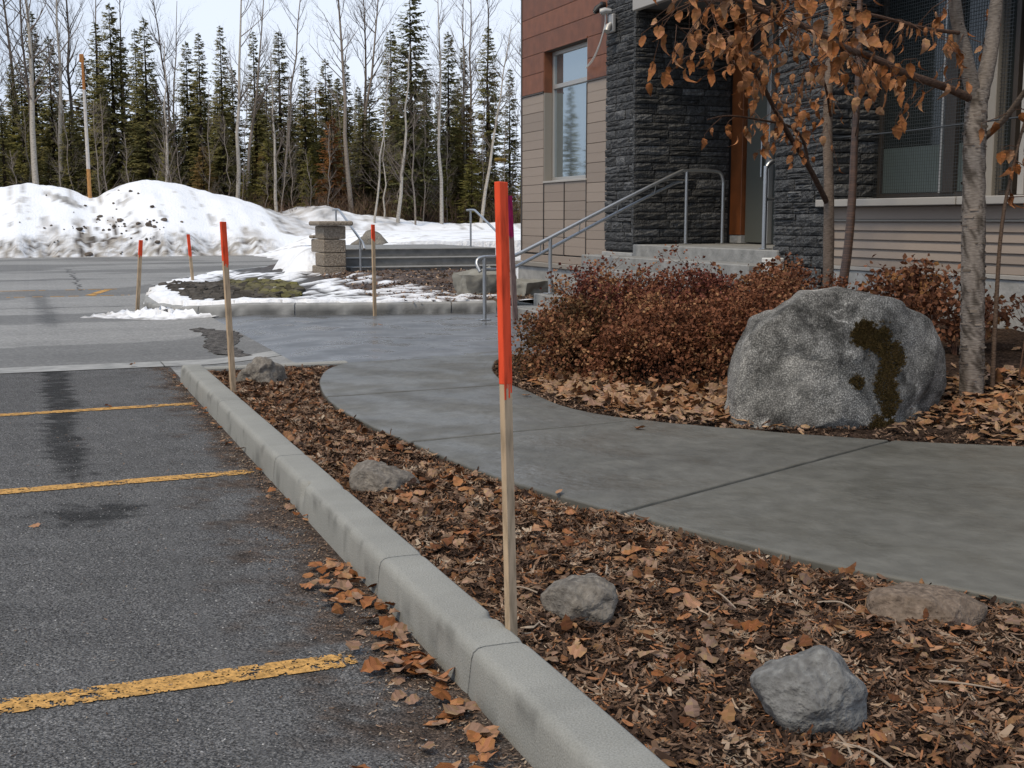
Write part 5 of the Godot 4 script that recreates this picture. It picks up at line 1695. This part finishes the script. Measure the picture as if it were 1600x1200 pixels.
func birch():
	for i in 8: leaf_meshes.append(make_leaf(500 + i, [.29, .34, .26, .31, .36, .21, .28, .33][i], [.8, .4, 1.3, -.8, .6, 1.6, -1.1, 1.0][i], [.1, .16, .08, .2, .12, .1, .18, .14][i]))
	for i in 6: leaf_meshes.append(make_leaf(540 + i, [.36, .42, .3, .4, .26, .38][i], [.18, -.12, .3, .1, .35, -.2][i], [.22, .34, .1, .4, .1, .3][i]))
	var bark := Color(.74, .68, .63)
	var tw := Color(.1, .062, .045)
	# main birch by the boulder
	var t := thing("birch_tree", Vector3.ZERO, "birch with pale peeling trunk and russet leaves rising beside the boulder", "tree")
	var tl := outline([Vector3(5.13, -0.02, -5.58), Vector3(5.16, 0.1, -5.60), Vector3(5.19, 0.43, -5.64), Vector3(5.21, 0.73, -5.68), Vector3(5.24, 1.22, -5.74), Vector3(5.27, 1.72, -5.80), Vector3(5.30, 2.02, -5.83)], false, 14)
	var b := MB.new()
	var pts := []
	var cols := []
	for i in tl.size():
		var f := i / float(tl.size() - 1)
		var r := []
		var rc := []
		for k in 20:
			var a := TAU * k / 20.0
			var rad := lerpf(0.073, 0.062, f) + 0.02 * ss(0.12, 0.0, f)
			rad += 0.004 * n1(a * 0.3, f * 9.0, 0.08) + 0.0035 * ss(0.15, 0.4, n1(a * 0.12, f * 30.0, 0.1)) 
			var p: Vector3 = tl[i]
			r.append(p + Vector3(cos(a) * rad, 0, sin(a) * rad))
			# dark horizontal lenticels and scarred bark near the foot
			var dk := ss(0.16, 0.3, n1(cos(a) * 0.12 + 2.0, f * 1.9 + sin(a) * 0.1, 0.11))
			dk = maxf(dk, ss(0.0, 0.25, n1(cos(a) * 0.3, f * 1.5 + sin(a) * .3, 0.03)) * ss(0.42, 0.3, f) * 0.8)
			rc.append(bark.lerp(Color(.22, .19, .17), dk * 0.85))
		pts.append(r); cols.append(rc)
	b.grid(pts, cols, Vector3.ZERO, true)
	var trunk := part("trunk", b, M.bark, t)
	# curled flakes of bark
	b = MB.new()
	for i in 150:
		var f := rf(.02, .97)
		var p := pick(tl, f)
		var a := rf(0, TAU)
		var o := Vector3(cos(a), 0, sin(a))
		var s := Vector3(-sin(a), 0, cos(a))
		var w := rf(.012, .04)
		var h := rf(.006, .02)
		var q := p + o * lerpf(0.073, 0.063, f)
		b.col = Color(.1, .08, .065).lerp(Color(.3, .25, .21), R.randf() * R.randf())
		b.quad(q - s * w, q + s * w, q + s * w * .8 + o * rf(.001, .007) + Vector3(0, -h, 0), q - s * w * .8 + o * rf(.001, .006) + Vector3(0, -h, 0))
	part("bark_flakes", b, M.twig, trunk).set_meta("kind", "stuff")
	tapered(trunk, "limb", [Vector3(5.29, 1.92, -5.83), Vector3(5.21, 2.17, -5.83), Vector3(5.14, 2.38, -5.84), Vector3(5.05, 2.59, -5.80), Vector3(4.95, 2.93, -5.78), Vector3(4.85, 3.4, -5.7)], .05, .02, M.bark, bark * .8, 12, .1)
	tapered(trunk, "limb", [Vector3(5.30, 1.96, -5.82), Vector3(5.41, 2.20, -5.87), Vector3(5.49, 2.42, -5.93), Vector3(5.53, 2.69, -5.95), Vector3(5.68, 3.09, -6.06), Vector3(5.8, 3.6, -6.1)], .055, .02, M.bark, bark * .8, 12, .1)
	var br1 := [Vector3(5.28, 1.96, -5.84), Vector3(4.99, 2.01, -5.74), Vector3(4.51, 2.04, -5.50), Vector3(4.16, 2.08, -5.32), Vector3(3.81, 2.10, -5.13), Vector3(3.46, 2.15, -4.95), Vector3(3.14, 2.16, -4.75), Vector3(2.88, 2.19, -4.64), Vector3(2.60, 2.23, -4.54)]
	tapered(trunk, "limb", br1, .026, .008, M.bark, Color(.36, .25, .2), 8)
	var br2 := [Vector3(5.15, 2.34, -5.83), Vector3(4.66, 2.31, -5.59), Vector3(4.28, 2.31, -5.41), Vector3(3.90, 2.31, -5.23), Vector3(3.53, 2.34, -5.06), Vector3(3.1, 2.42, -4.85)]
	tapered(trunk, "limb", br2, .012, .005, M.bark, Color(.36, .24, .19), 7)
	var br3 := [Vector3(5.33, 1.74, -5.78), Vector3(5.36, 1.84, -5.66), Vector3(5.36, 2.03, -5.46), Vector3(5.33, 2.23, -5.15)]
	tapered(trunk, "limb", br3, .022, .012, M.bark, Color(.42, .35, .3), 8)
	var sh := [Vector3(5.34, 0.05, -5.62), Vector3(5.37, 0.65, -5.66), Vector3(5.40, 1.22, -5.68), Vector3(5.46, 1.64, -5.66), Vector3(5.50, 1.97, -5.6)]
	tapered(trunk, "shoot", sh, .016, .007, M.bark, Color(.4, .3, .24), 7)
	tapered(trunk, "shoot", [Vector3(5.42, 0.3, -5.5), Vector3(5.5, 0.8, -5.52), Vector3(5.5, 1.15, -5.5)], .006, .002, M.bark, Color(.35, .22, .17), 5)
	var cr := Node3D.new()
	cr.name = "crown"
	t.add_child(cr)
	leafy(cr, trunk, br1, .12, .55, 24, .28, .088, tw)
	leafy(cr, trunk, br1, .5, 1.0, 46, .45, .078, tw)
	leafy(cr, trunk, br2, .12, 1.0, 26, .3, .082, tw)
	leafy(cr, trunk, [Vector3(5.05, 2.59, -5.8), Vector3(5.2, 2.2, -5.8), Vector3(5.5, 2.45, -5.9)], 0, 1, 10, .3, .085, tw)
	leafy(cr, trunk, br3, .3, 1, 6, .3, .088, tw)
	leafy(cr, trunk, sh, .5, 1, 6, .22, .085, tw)
	# second, slimmer tree near the pillar
	t = thing("birch_tree", Vector3.ZERO, "slim grey stemmed tree with russet leaves before the second stone pillar", "tree")
	var s1 := [Vector3(6.06, 0.1, -8.25), Vector3(6.12, 0.63, -8.34), Vector3(6.17, 1.40, -8.44), Vector3(6.19, 2.0, -8.52), Vector3(6.23, 2.53, -8.58), Vector3(6.28, 3.06, -8.63), Vector3(6.34, 3.7, -8.7)]
	trunk = tapered(t, "trunk", s1, .05, .026, M.bark, Color(.62, .52, .45), 12, .1)
	var a1 := [Vector3(6.15, 1.39, -8.44), Vector3(5.78, 1.68, -8.20), Vector3(5.40, 1.92, -7.95), Vector3(5.07, 2.10, -7.67), Vector3(4.69, 2.27, -7.30), Vector3(4.45, 2.34, -7.08), Vector3(4.09, 2.50, -6.82), Vector3(3.83, 2.65, -6.62)]
	tapered(trunk, "limb", a1, .024, .008, M.bark, Color(.33, .24, .2), 8)
	var a2 := [Vector3(5.79, 1.69, -8.21), Vector3(5.70, 1.87, -8.16), Vector3(5.49, 1.96, -8.03), Vector3(5.10, 1.97, -7.75), Vector3(4.46, 1.95, -7.24), Vector3(4.16, 1.90, -7.03)]
	tapered(trunk, "limb", a2, .014, .004, M.bark, Color(.3, .2, .16), 7)
	var a3 := [Vector3(4.69, 2.25, -7.30), Vector3(4.27, 2.30, -7.04), Vector3(3.98, 2.34, -6.83), Vector3(3.69, 2.42, -6.63)]
	tapered(trunk, "limb", a3, .009, .003, M.bark, Color(.28, .19, .15), 6)
	var a4 := [Vector3(6.2, 2.1, -8.5), Vector3(5.9, 2.35, -8.2), Vector3(5.5, 2.5, -7.9), Vector3(5.1, 2.62, -7.6)]
	tapered(trunk, "limb", a4, .012, .004, M.bark, Color(.3, .2, .16), 6)
	cr = Node3D.new()
	cr.name = "crown"
	t.add_child(cr)
	leafy(cr, trunk, a1, .2, 1.0, 42, .45, .085, tw)
	leafy(cr, trunk, a2, .25, 1.0, 14, .22, .085, tw)
	leafy(cr, trunk, a3, .2, 1.0, 12, .28, .088, tw)
	leafy(cr, trunk, a4, .1, 1.0, 18, .5, .085, tw)
	leafy(cr, trunk, s1, .5, .8, 12, .5, .085, tw)
	# bronze stem
	t = thing("cherry_sapling", Vector3.ZERO, "leaning bronze barked stem curving up beside the slim grey tree", "tree")
	trunk = tapered(t, "trunk", [Vector3(5.86, 0.1, -7.97), Vector3(5.95, 0.35, -8.0), Vector3(6.05, 0.70, -8.06), Vector3(6.11, 1.06, -8.08), Vector3(6.16, 1.47, -8.12), Vector3(6.20, 1.88, -8.17), Vector3(6.26, 2.49, -8.23), Vector3(6.30, 3.0, -8.30), Vector3(6.35, 3.6, -8.36)], .045, .02, M.bronze, Color(1, 1, 1), 12, .06)
	tapered(trunk, "twig", [Vector3(6.2, 1.9, -8.17), Vector3(6.1, 2.05, -8.0), Vector3(5.95, 2.1, -7.85)], .006, .003, M.bronze, Color(1, 1, 1), 5)
	# guy cable
	b = MB.new()
	b.tube([Vector3(6.22, 1.92, -8.50), Vector3(6.21, 1.915, -7.6), Vector3(6.19, 1.93, -6.35), Vector3(6.12, 1.97, -4.5)], [0.007, 0.007, 0.007, 0.007], 6)
	solo("guy_cable", b, M.wire, "thin taut grey cable stretched from the slim grey tree past the screened windows", "cable")

# ---------------------------------------------------------------- shrubs
func bush(at_: Vector3, r: float, h: float, n: int, c0: Color, c1: Color, c2: Color, label: String, group: String, open := 0.0, ls := 0.02):
	var o := thing("shrub", at_, label, "shrub", group)
	var st := MB.new()
	var fo := MB.new()
	var tips := []
	var ns := 46 if open == 0.0 else 16
	for i in ns:
		var a := rf(0, TAU)
		var e := sqrt(R.randf())
		var top := Vector3(cos(a) * r * e, h * (1.0 - 0.45 * e * e) * rf(.7, 1.04), sin(a) * r * e)
		var m := Vector3(top.x * .35, top.y * .5, top.z * .35)
		st.col = Color(.1, .055, .04) * rf(.7, 1.6)
		st.tube([Vector3(cos(a) * .04, -0.03, sin(a) * .04), m, top], [0.006, 0.0045, 0.0018], 4, false)
		for k in 10:
			var f := rf(.35, 1.0)
			var p := m.lerp(top, f * 2.0 - 1.0) if f > .5 else Vector3.ZERO.lerp(m, f * 2.0)
			var q := p + Vector3(rf(-.5, .5), rf(.0, .6), rf(-.5, .5)) * (.24 if open == 0.0 else .3) * (h / .8)
			st.tube([p, q], [0.0025, 0.0012], 3, false)
			tips.append([p, q])
	for i in n:
		var tp: Array = tips[R.randi() % tips.size()]
		var p: Vector3 = (tp[0] as Vector3).lerp(tp[1], rf(.25, 1.08)) + Vector3(R.randfn(0, .028), R.randfn(0, .028), R.randfn(0, .028))
		if open == 0.0 and R.randf() < 0.36:
			# fill the body of the mound near its skin
			var d := Vector3(R.randfn(0, 1), absf(R.randfn(0.2, .8)), R.randfn(0, 1)).normalized()
			var lump := 1.0 + 0.22 * n3(d + at_, 0.02)
			p = Vector3(d.x * r, d.y * h * .95, d.z * r) * rf(.62, 1.0) * lump
		if open == 0.0 and n3(p + at_ * 3.0, 0.05) < -0.3 and R.randf() < 0.8: continue
		if p.y < 0.02: p.y = rf(.02, .1)
		var dd := Vector3(rf(-1, 1), rf(-.5, 1), rf(-1, 1)).normalized()
		var s := ls * rf(.6, 1.4)
		var w := dd.cross(Vector3(rf(-1, 1), rf(-1, 1), rf(-1, 1))).normalized() * s * .42
		var mix := n3(p + at_ * 2.0, 0.035) + rf(-.3, .3)
		var cc := c0.lerp(c1, ss(-.25, .3, mix)).lerp(c2, ss(.3, .62, mix + rf(-.2, .2)))
		fo.col = cc * rf(.65, 1.35)
		var fold := dd.cross(w).normalized() * s * .15
		fo.tri(p, p + dd * s * .5 + w + fold, p + dd * s)
		fo.tri(p, p + dd * s, p + dd * s * .5 - w + fold)
	part("stems", st, M.twig, o)
	part("foliage", fo, M.leaf, o).set_meta("kind", "stuff")

func shrubs():
	var maroon := Color(.17, .064, .05)
	var rusty := Color(.225, .098, .056)
	var amber := Color(.33, .185, .095)
	var green := Color(.07, .08, .025)
	var G := "dense russet hedge shrubs"
	var L := [
		[Vector3(3.72, 0, -8.05), .52, .62, 9000, green.lerp(maroon, .5), rusty, amber, "low russet shrub with green leaves at its foot by the walkway end"],
		[Vector3(4.12, 0, -8.35), .58, .80, 9500, maroon, rusty, amber, "tall maroon topped shrub in the middle of the hedge"],
		[Vector3(4.05, 0, -7.42), .58, .62, 9500, rusty * .8, rusty, amber, "amber brown shrub spilling towards the drift of pale leaves"],
		[Vector3(4.72, 0, -8.3), .62, .74, 9500, maroon, rusty * .9, rusty, "dark maroon shrub in front of the entrance steps"],
		[Vector3(4.72, 0, -7.25), .58, .6, 9000, rusty * .9, rusty, amber, "brown shrub pressed against the back of the boulder"],
		[Vector3(5.3, 0, -7.75), .6, .62, 8000, rusty * .9, rusty, amber, "orange brown shrub between the boulder and the second pillar"]]
	for s in L:
		var p: Vector3 = s[0]
		bush(Vector3(p.x, bed_y(p.x, p.z) - .02, p.z), s[1], s[2], int(s[3] * 1.5), s[4], s[5], s[6], s[7], G, 0.0, .026)
	var tw := Color(.16, .075, .045)
	var O := "sparse brown shrubs near the wall"
	var S := [
		[Vector3(5.35, 0, -8.75), .45, .62, "open twiggy shrub before the landing"],
		[Vector3(5.85, 0, -8.75), .34, .60, "open twiggy shrub at the foot of the second pillar"],
		[Vector3(5.72, 0, -7.0), .36, .62, "sparse leafy shrub behind the crest of the boulder"],
		[Vector3(6.1, 0, -7.15), .32, .56, "sparse leafy shrub against the tan clapboards"],
		[Vector3(5.75, 0, -6.35), .32, .50, "sparse brown shrub between the boulder and the birch trunk"],
		[Vector3(6.1, 0, -5.85), .36, .48, "sparse brown shrub behind the birch trunk"],
		[Vector3(5.0, 0, -6.02), .2, .34, "little withered shrub squeezed between the birch and the boulder"]]
	for s in S:
		var p: Vector3 = s[0]
		bush(Vector3(p.x, bed_y(p.x, p.z) - .02, p.z), s[1], s[2], 900, tw, tw * 1.5, Color(.27, .14, .06), s[3], O, 1.0, .042)

# ---------------------------------------------------------------- leaf litter and mulch
func chip_mesh(sd: int, k: float) -> ArrayMesh:
	var rr := RandomNumberGenerator.new()
	rr.seed = sd
	var b := MB.new()
	var prev := []
	for i in 4:
		var t := i / 3.0 - 0.5
		var w := k * (0.5 if (i == 0 or i == 3) else 1.0) * rr.randf_range(.7, 1.2)
		var y := rr.randf_range(.0, .14) + 0.35 * t * t
		var cur := [Vector3(t, y, -w), Vector3(t, y + rr.randf_range(.0, .1), w)]
		if prev.size():
			var g := rr.randf_range(.8, 1.0)
			b.col = Color(g, g, g)
			b.out4(prev[0], cur[0], cur[1], prev[1], Vector3.UP)
		prev = cur
	return b.mesh()

func litter():
	var chips := thing("mulch_chips", Vector3.ZERO, "shredded brown wood chips and leaf scraps covering the mulch strip", "mulch", "", "stuff")
	var C := [Color(.06, .038, .028), Color(.11, .069, .047), Color(.18, .113, .075), Color(.265, .175, .12), Color(.36, .265, .19), Color(.4, .32, .24), Color(.3, .14, .07)]
	for v in 4:
		var xf := []
		var cc := []
		for i in 20000:
			var z := -1.6 - 7.8 * pow(R.randf(), 1.7)
			var xe := minf(at(WL, z) + .0, 3.1)
			var x := rf(1.185, xe - 0.02)
			var s := rf(.011, .034) * (1.0 + 0.06 * -z) * (1.6 if R.randf() < 0.06 else 1.0)
			var bs := Basis.from_euler(Vector3(R.randfn(0, .35), rf(0, TAU), R.randfn(0, .35))).scaled(Vector3(s, s, s))
			xf.append(Transform3D(bs, Vector3(x, mulch_y(x, z) + rf(.0, .014), z)))
			# heaps of darker bark and of paler scraps
			var g := n1(x, z, 0.06) + rf(-.4, .4)
			cc.append(C[6 if R.randf() < 0.12 else clampi(int(2.2 + g * 3.4), 0, 5)] * rf(.7, 1.3))
		scatter("wood_chips", chip_mesh(600 + v, [.07, .045, .1, .16][v]), M.litter, xf, cc, "", "", chips)
	# small broken leaves mixed into the mulch
	var lv := thing("leaf_litter", Vector3.ZERO, "crumbled dry leaves lying over the mulch strip", "leaf litter", "", "stuff")
	var LC := [Color(.25, .13, .065), Color(.33, .19, .105), Color(.42, .285, .185), Color(.19, .088, .045), Color(.32, .225, .165)]
	for v in 4:
		var xf := []
		var cc := []
		for i in 1000:
			var z := -1.6 - 7.6 * pow(R.randf(), 1.5)
			var x := rf(1.2, minf(at(WL, z), 3.1) - 0.02)
			if n1(x, z, 0.03) + rf(-.25, .35) + 0.12 * (x - 1.6) < 0.02: continue
			var s := rf(.025, .06)
			xf.append(Transform3D(Basis.from_euler(Vector3(PI / 2 + R.randfn(0, .5), rf(0, TAU), R.randfn(0, .5))).scaled(Vector3.ONE * s), Vector3(x, mulch_y(x, z) + rf(.008, .026), z)))
			cc.append(LC[R.randi() % 5] * rf(.55, 1.05))
		scatter("small_leaves", leaf_meshes[8 + v], M.litter, xf, cc, "", "", lv)
	# planting bed: chips at the front and drifts of pale leaves
	var bd := thing("bed_litter", Vector3.ZERO, "brown chips and drifted dry leaves under the hedge and round the boulder", "leaf litter", "", "stuff")
	var xf := []
	var cc := []
	for i in 9000:
		var z := rf(-9.6, -3.8)
		var x := at(WU, z) + 0.01 + 1.6 * pow(R.randf(), 1.6)
		var s := rf(.02, .05)
		xf.append(Transform3D(Basis.from_euler(Vector3(R.randfn(0, .3), rf(0, TAU), R.randfn(0, .3))).scaled(Vector3.ONE * s), Vector3(x, bed_y(x, z) + rf(0, .012), z)))
		cc.append(C[R.randi() % 4] * rf(.7, 1.3))
	scatter("wood_chips", chip_mesh(620, .12), M.litter, xf, cc, "", "", bd)
	for v in 4:
		xf = []; cc = []
		for i in 800:
			var p := drift_spot()
			var s := rf(.05, .1)
			xf.append(Transform3D(Basis.from_euler(Vector3(PI / 2 + R.randfn(0, .5), rf(0, TAU), R.randfn(0, .5))).scaled(Vector3.ONE * s), p + Vector3(0, rf(0, .03), 0)))
			cc.append(LC[[0, 1, 2, 2, 4][R.randi() % 5]] * rf(.7, 1.25))
		scatter("small_leaves", leaf_meshes[9 + v], M.litter, xf, cc, "", "", bd)
	# single leaves that can be picked out
	var lay := func(p: Vector3, s: float, label: String, group: String, mi: int):
		var e := Basis(Vector3.UP, rf(0, TAU)) * Basis.from_euler(Vector3(PI / 2 + R.randfn(0, .15), 0, 0)) * Basis(Vector3.UP, PI * (R.randi() % 2) + R.randfn(0, .2))
		var o: Node = leaf_at(self, numbered("fallen_leaf"), p, s, e, mi, 8 + R.randi() % 6)
		meta(o, label, "leaf", group)
	for i in 140:
		var z: float = ([-2.3, -2.5, -2.8, -3.1, -3.2, -3.85, -4.0, -2.0][R.randi() % 8] + R.randfn(0, .1)) if R.randf() < 0.7 else rf(-4.3, -1.9)
		var x := 1.0 - absf(R.randfn(0, .075)) - (0.05 if z > -3.4 else 0.0) * R.randf()
		lay.call(Vector3(x, rf(.006, .03), z), rf(.042, .078), "dry brown leaf swept against the kerb on the asphalt", "leaves along the kerb", [2, 3, 4, 4, 0, 1][R.randi() % 6])
	for i in 26:
		var z := rf(-10.0, -4.5)
		lay.call(Vector3(.995 - absf(R.randfn(0, .03)), rf(.01, .025), z), rf(.03, .06), "small dry leaf in the gutter at the kerb foot", "leaves along the kerb", R.randi() % 5)
	var sing := [[Vector3(-.03, .012, -5.2), "lone tan leaf on the asphalt near the small oil blot"], [Vector3(.42, .012, -8.44), "dark leaf lying on the yellow stall line by the oil streak"], [Vector3(.73, .018, -10.72), "tan leaf on the pale gutter strip"], [Vector3(3.04, .115, -5.85), "orange leaf on the walkway before the boulder"], [Vector3(2.03, .115, -4.58), "tan leaf curled on the walkway edge above the mulch"], [Vector3(3.48, .115, -12.81), "brown leaf on the wet apron beside the island kerb"], [Vector3(2.98, .115, -7.2), "orange leaf on the walkway beside the low russet shrub"], [Vector3(.62, .012, -2.55), "curled brown leaf out on the asphalt"]]
	for i in sing.size(): lay.call(sing[i][0], .065, sing[i][1], "", [2, 3, 2, 1, 2, 0, 1, 0][i])
	for i in 75:
		var z := -1.75 - 3.4 * pow(R.randf(), 1.2)
		var x := rf(1.3, minf(at(WL, z), 2.7) - .04)
		if R.randf() > 0.35 + 0.6 * ss(1.4, 2.0, x): continue
		lay.call(Vector3(x, mulch_y(x, z) + rf(.018, .035), z), rf(.05, .085), "curled dry leaf on the mulch strip", "leaves on the mulch", R.randi() % 5)
	for i in 80:
		lay.call(drift_spot() + Vector3(0, rf(.02, .05), 0), rf(.075, .115), "broad pale leaf in the drift round the boulder", "leaves drifted at the boulder", [2, 2, 1, 4, 2][R.randi() % 5])
	# grit and shredded bits swept into the gutter, thinning out over the stalls
	xf = []; cc = []
	for i in 5200:
		var z := -1.7 - 8.8 * pow(R.randf(), 1.4)
		var far := R.randf() < 0.12
		var x := 1.0 - absf(R.randfn(0, .12)) * (1.0 if z > -5.0 else .55) if not far else rf(-.6, 1.0)
		var s := rf(.006, .02) * (1.0 if not far else .8)
		xf.append(Transform3D(Basis.from_euler(Vector3(R.randfn(0, .15), rf(0, TAU), R.randfn(0, .15))).scaled(Vector3.ONE * s), Vector3(x, rf(.001, .005), z)))
		cc.append(C[[0, 1, 1, 2, 3, 3, 4, 5][R.randi() % 8]] * rf(.7, 1.2))
	scatter("gutter_grit", chip_mesh(630, .14), M.litter, xf, cc, "fine brown grit and leaf shreds along the kerb foot", "grit")
	# chips on the bare part of the island
	xf = []; cc = []
	for i in 2600:
		var x := rf(4.2, 6.9)
		var z := rf(-19.3, -14.2)
		var s := rf(.03, .08)
		xf.append(Transform3D(Basis.from_euler(Vector3(R.randfn(0, .3), rf(0, TAU), R.randfn(0, .3))).scaled(Vector3.ONE * s), Vector3(x, island_y(x, z) + rf(0, .02), z)))
		cc.append(C[R.randi() % 5] * rf(.7, 1.3))
	scatter("island_chips", chip_mesh(631, .2), M.litter, xf, cc, "brown bark chips on the bare end of the island", "mulch")
	# pale stone chips standing proud in the asphalt
	xf = []; cc = []
	for i in 9000:
		var z := -1.6 - 6.0 * pow(R.randf(), 1.5)
		var x := rf(-.7, .98)
		var s := rf(.0012, .0038)
		xf.append(Transform3D(Basis.from_euler(Vector3(rf(0, 6), rf(0, 6), rf(0, 6))).scaled(Vector3(s, s * .5, s)), Vector3(x, .0006, z)))
		var kk := rf(.05, .5) * rf(.4, 1.0)
		cc.append(Color(kk, kk * .98, kk * .95))
	scatter("aggregate_chips", clod_mesh(12), M.litter, xf, cc, "small stone chips showing in the worn asphalt", "aggregate")
	# sticks
	for k in 6:
		var p: Vector3 = [Vector3(1.72, 0, -3.5), Vector3(1.9, 0, -3.05), Vector3(1.35, 0, -3.35), Vector3(2.2, 0, -2.9), Vector3(1.62, 0, -2.02), Vector3(2.1, 0, -2.25)][k]
		var a := rf(0, TAU)
		var d := Vector3(cos(a), 0, sin(a)) * rf(.05, .1)
		var y := mulch_y(p.x, p.z) + .02
		var b := MB.new()
		b.col = Color(.33, .27, .21)
		b.tube(outline([Vector3(p.x, y, p.z) - d, Vector3(p.x, y + .01, p.z) + Vector3(-d.z, 0, d.x) * rf(-.4, .4), Vector3(p.x, y, p.z) + d], false, 5), [.0035, .0035, .0035, .0033, .003, .003, .003, .0025, .0025, .002, .002], 5)
		solo("dry_stick", b, M.twig, "thin bleached stick lying on the mulch strip", "stick", "sticks on the mulch")

func drift_spot() -> Vector3:
	var x := 0.0
	var z := 0.0
	var pick_ := R.randf()
	if pick_ < 0.22:
		# thin carpet along the front of the hedge
		z = rf(-8.0, -6.2); x = at(WU, z) + rf(.12, .6)
	elif pick_ < 0.58:
		# in front of the hedge, beside the boulder
		x = 3.75 + R.randfn(0, .28); z = -6.3 + R.randfn(0, .28)
		if x < at(WU, z) + .06: x = at(WU, z) + rf(.06, .4)
	else:
		z = -5.15 + R.randfn(0, .35); x = 5.25 + R.randfn(0, .35)
		if x < at(WU, z) + .05: x = at(WU, z) + rf(.05, .4)
	return Vector3(x, bed_y(x, z) + .01, z)
